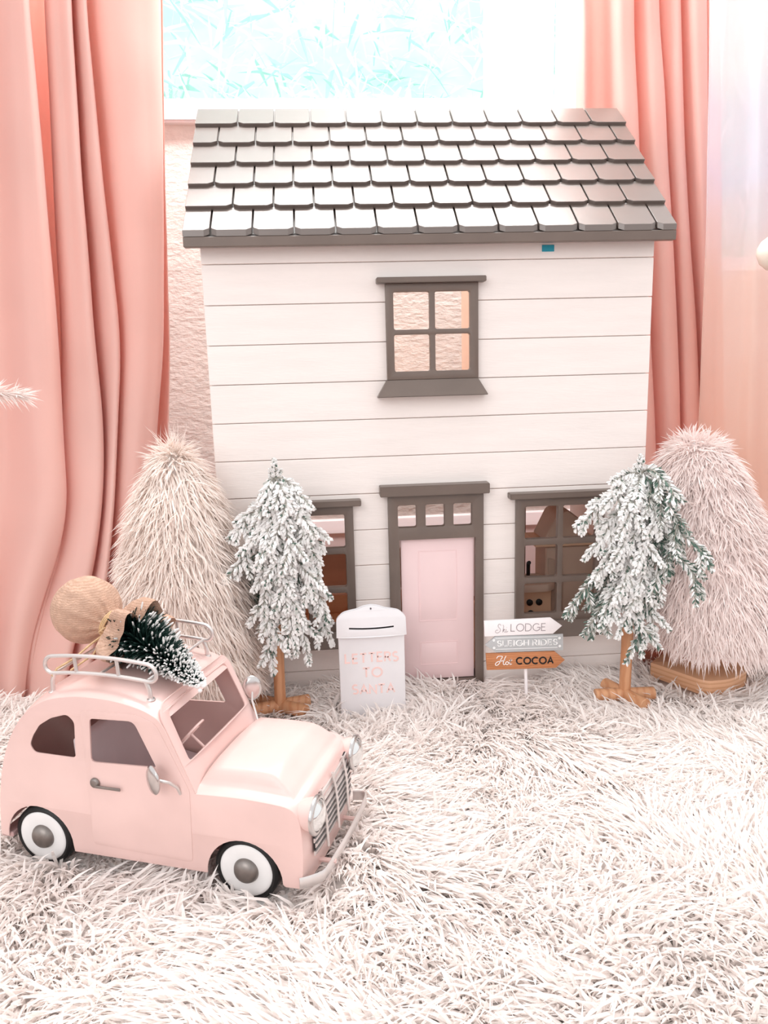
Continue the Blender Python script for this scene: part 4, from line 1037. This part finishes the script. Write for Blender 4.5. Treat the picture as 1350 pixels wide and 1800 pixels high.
# sheer drape at the far right: peach cloth, brightness painted in as white towards the top
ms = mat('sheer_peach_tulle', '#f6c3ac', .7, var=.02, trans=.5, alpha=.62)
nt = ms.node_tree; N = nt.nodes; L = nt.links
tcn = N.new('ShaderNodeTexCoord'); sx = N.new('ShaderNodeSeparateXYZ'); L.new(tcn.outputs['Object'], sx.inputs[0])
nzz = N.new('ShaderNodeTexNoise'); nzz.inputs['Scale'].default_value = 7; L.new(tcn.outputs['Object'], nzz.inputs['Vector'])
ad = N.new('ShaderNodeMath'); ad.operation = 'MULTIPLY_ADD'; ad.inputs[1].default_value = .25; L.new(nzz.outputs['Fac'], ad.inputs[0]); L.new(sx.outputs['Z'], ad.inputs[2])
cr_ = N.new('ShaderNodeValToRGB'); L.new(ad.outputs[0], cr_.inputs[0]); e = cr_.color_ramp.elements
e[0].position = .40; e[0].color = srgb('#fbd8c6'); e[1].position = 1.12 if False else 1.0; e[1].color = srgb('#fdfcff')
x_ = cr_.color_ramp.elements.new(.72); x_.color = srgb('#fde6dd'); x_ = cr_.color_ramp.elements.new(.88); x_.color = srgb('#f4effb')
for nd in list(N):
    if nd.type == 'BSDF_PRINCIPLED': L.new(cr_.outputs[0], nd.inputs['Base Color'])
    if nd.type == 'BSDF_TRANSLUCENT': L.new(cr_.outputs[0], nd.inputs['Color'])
SCs = []
for i, x in enumerate(range(1248, 1640, 23)):
    d = .12+.010*math.sin(i*1.1)+.004*math.sin(i*2.9)
    SCs.append(([x+8*0, x, x-2, x-6, x-14, x-22, x-24, x-24], E2(d)))
curtain('sheer_drape', 'sheer peach tulle drape at the right edge, brightness painted as white above', SCs, lv2, ms, cat='drape', nu=5)

# cream ornament hanging at the right edge
p = at(1363, 444, -.02)
orn = thing('hanging_ornament', 'round cream ornament hanging at the right edge above the fur tree', 'ornament', tuple(p))
mb = MB(); mb.lathe([(.0005, -.024), (.010, -.022), (.019, -.014), (.0235, -.003), (.023, .006), (.018, .015), (.010, .021), (.004, .0235)], Matrix.Translation(p), 32); link('ball', mb.mesh('ball', angle=80), mat('cream_glaze', '#fbf0e2', .25, var=.02), orn)
mb = MB(); mb.tube([tuple(p+np.array([0, 0, .022])), tuple(p+np.array([0, 0, 1.6]))], .0008, 6); link('cord', mb.mesh('cord'), M_twine, orn)

# white tinsel tree whose branch tip pokes in at the left edge
q = at(-90, 700, -.12)
tt = thing('white_tinsel_tree', 'white frosted tree whose branch tip enters at the left edge', 'toy tree', (q[0]-.05, -.14, 0))
mb = MB(); mb.tube([(q[0]-.05, -.14, 0), (q[0]-.05, -.14, .62)], [.009, .003], 12); mb.lathe([(.05, 0), (.05, .012)], Matrix.Translation((q[0]-.05, -.14, 0)), 24); link('trunk', mb.mesh('tk'), M_white, tt)
tipp = at(40, 694, -.14); TI = np.array([q[0]-.05, -.14, 0])
brs = [(np.array([TI[0], -.14, tipp[2]+.02]), tipp, 1)]
for i in range(9):
    z = .15+.05*i; a = 2.2*i+2.0; R_b = .11*(1-i/12); brs.append((np.array([TI[0], -.14, z+.02]), np.array([TI[0]-abs(R_b*math.cos(a)), -.14+R_b*math.sin(a), z]), 0))
M_tins = mat('white_tinsel', '#fff7f4', .5, trans=.3, var=.02)
for s0, e, main in brs:
    n = 520; t = rng.uniform(.1, 1, n); P = s0+(e-s0)*t[:, None]; d = (e-s0)/np.linalg.norm(e-s0)
    D = d*.9+rng.normal(0, .42, (n, 3)); V, F = strands(P, D, np.array([0, 0, -.1]), rng.uniform(.024, .036, n)*(1.1-.4*t), .0018, tpos=(0, .5), wf=(1, .8))
    sb = MB(); sb.tube([tuple(s0), tuple(e)], .0014, 6); nv = len(V); V = np.concatenate([V, np.array(sb.v)]); F = F+[np.array([f for f in sb.f if len(f) == 4])+nv]
    link('branch', mesh_np('tb', V, F), M_tins, tt)

# ------------------------------------------------------------------ shag rug
RX0, RX1, RY0, RY1 = -.90, .66, -.80, .015
rug = thing('shag_rug', 'thick white shag rug covering the floor', 'rug', (-.1, -.4, 0))
mb = MB(); mb.box(RX0, RX1, RY0, -.014, 0, .0045); mb.box(RX0, -.306, -.014, RY1, 0, .0045); mb.box(.306, RX1, -.014, RY1, 0, .0045); link('rug_backing', mb.mesh('rb', .003), M_furbase, rug)
sp_ = .0092; gx, gy = np.meshgrid(np.arange(RX0+.01, RX1-.01, sp_), np.arange(RY0+.01, RY1-.012, sp_)); T0 = np.stack([gx.ravel(), gy.ravel()], 1); T0 += rng.uniform(-.5, .5, T0.shape)*sp_
# keep only tufts near the view
d3 = np.concatenate([T0, np.full((len(T0), 1), .02)], 1)-CAM; zc = d3@AF; uu = 675+FPX*(d3@AR)/zc; vv = 900-FPX*(d3@AU)/zc
inview = (uu > -60) & (uu < 1410) & (vv < 1880)
T0 = T0[inview | (rng.random(len(T0)) < .62)]
def rectmask(P, x0, x1, y0, y1): return (P[:, 0] > x0) & (P[:, 0] < x1) & (P[:, 1] > y0) & (P[:, 1] < y1)
def carl(P): d = P-CP0; return np.stack([d@cf, d@cl], 1)
no = rectmask(T0, -.302, .302, -.010, .1) | rectmask(T0, MX-.046, MX+.046, MY-.006, MY+.034)
no |= np.linalg.norm(T0-np.array([-.333, -.06]), axis=1) < .066
no |= (np.linalg.norm((T0-np.array([bx, by+.010]))/np.array([1, .90]), axis=1) < .064)
T0 = T0[~no]
cl_ = carl(T0); under = (cl_[:, 0] > -.262) & (cl_[:, 0] < .056) & (cl_[:, 1] > 0) & (cl_[:, 1] < CW)
wheelm = np.zeros(len(T0), bool)
for ws in (0, -.2115):
    for yy in ((.0, .028), (CW-.028, CW)): wheelm |= (abs(cl_[:, 0]-ws) < .022) & (cl_[:, 1] > yy[0]) & (cl_[:, 1] < yy[1])
T0 = T0[~wheelm]; under = under[~wheelm]; NT = len(T0)
fld = np.array([[noise.noise(Vector((p[0]*6, p[1]*6, 0))), noise.noise(Vector((p[0]*6, p[1]*6, 9))), noise.noise(Vector((p[0]*22, p[1]*22, 4)))] for p in T0])
lean = np.stack([fld[:, 0]*1.7, fld[:, 1]*1.7-.25, np.zeros(NT)], 1)+np.concatenate([rng.normal(0, .28, (NT, 2)), np.zeros((NT, 1))], 1)
hgt = .0255*(1+.35*fld[:, 2])*rng.uniform(.8, 1.2, NT)
hgt = np.where(under, .008, hgt)
PER = 9; ti = np.repeat(np.arange(NT), PER)
d3 = np.concatenate([T0, np.full((NT, 1), .02)], 1)-CAM; zc = d3@AF; uu = 675+FPX*(d3@AR)/zc; vv = 900-FPX*(d3@AU)/zc
far_ = (uu < -60) | (uu > 1410) | (vv > 1880)
ti = ti[~far_[ti] | (rng.random(len(ti)) < .6)]; n = len(ti)
P = np.stack([T0[ti, 0]+rng.normal(0, .0026, n), T0[ti, 1]+rng.normal(0, .0026, n), np.full(n, .0040)], 1)
D = np.array([0, 0, .9])+lean[ti]*.42+np.concatenate([rng.normal(0, .22, (n, 2)), np.zeros((n, 1))], 1)
bend = lean[ti]*.55+np.concatenate([rng.normal(0, .22, (n, 2)), rng.normal(-.42, .12, (n, 1))], 1)
Ln = hgt[ti]*1.38*rng.uniform(.72, 1.15, n)
V, F = strands(P, D, bend, Ln, rng.uniform(.0030, .0060, n), tpos=(0, .42, .78), wf=(.9, 1., .62), flat=.35, face=np.array([0, -.25, 1.]))
o = link('pile', mesh_np('pile', V, F), M_fur, rug); o['kind'] = 'stuff'
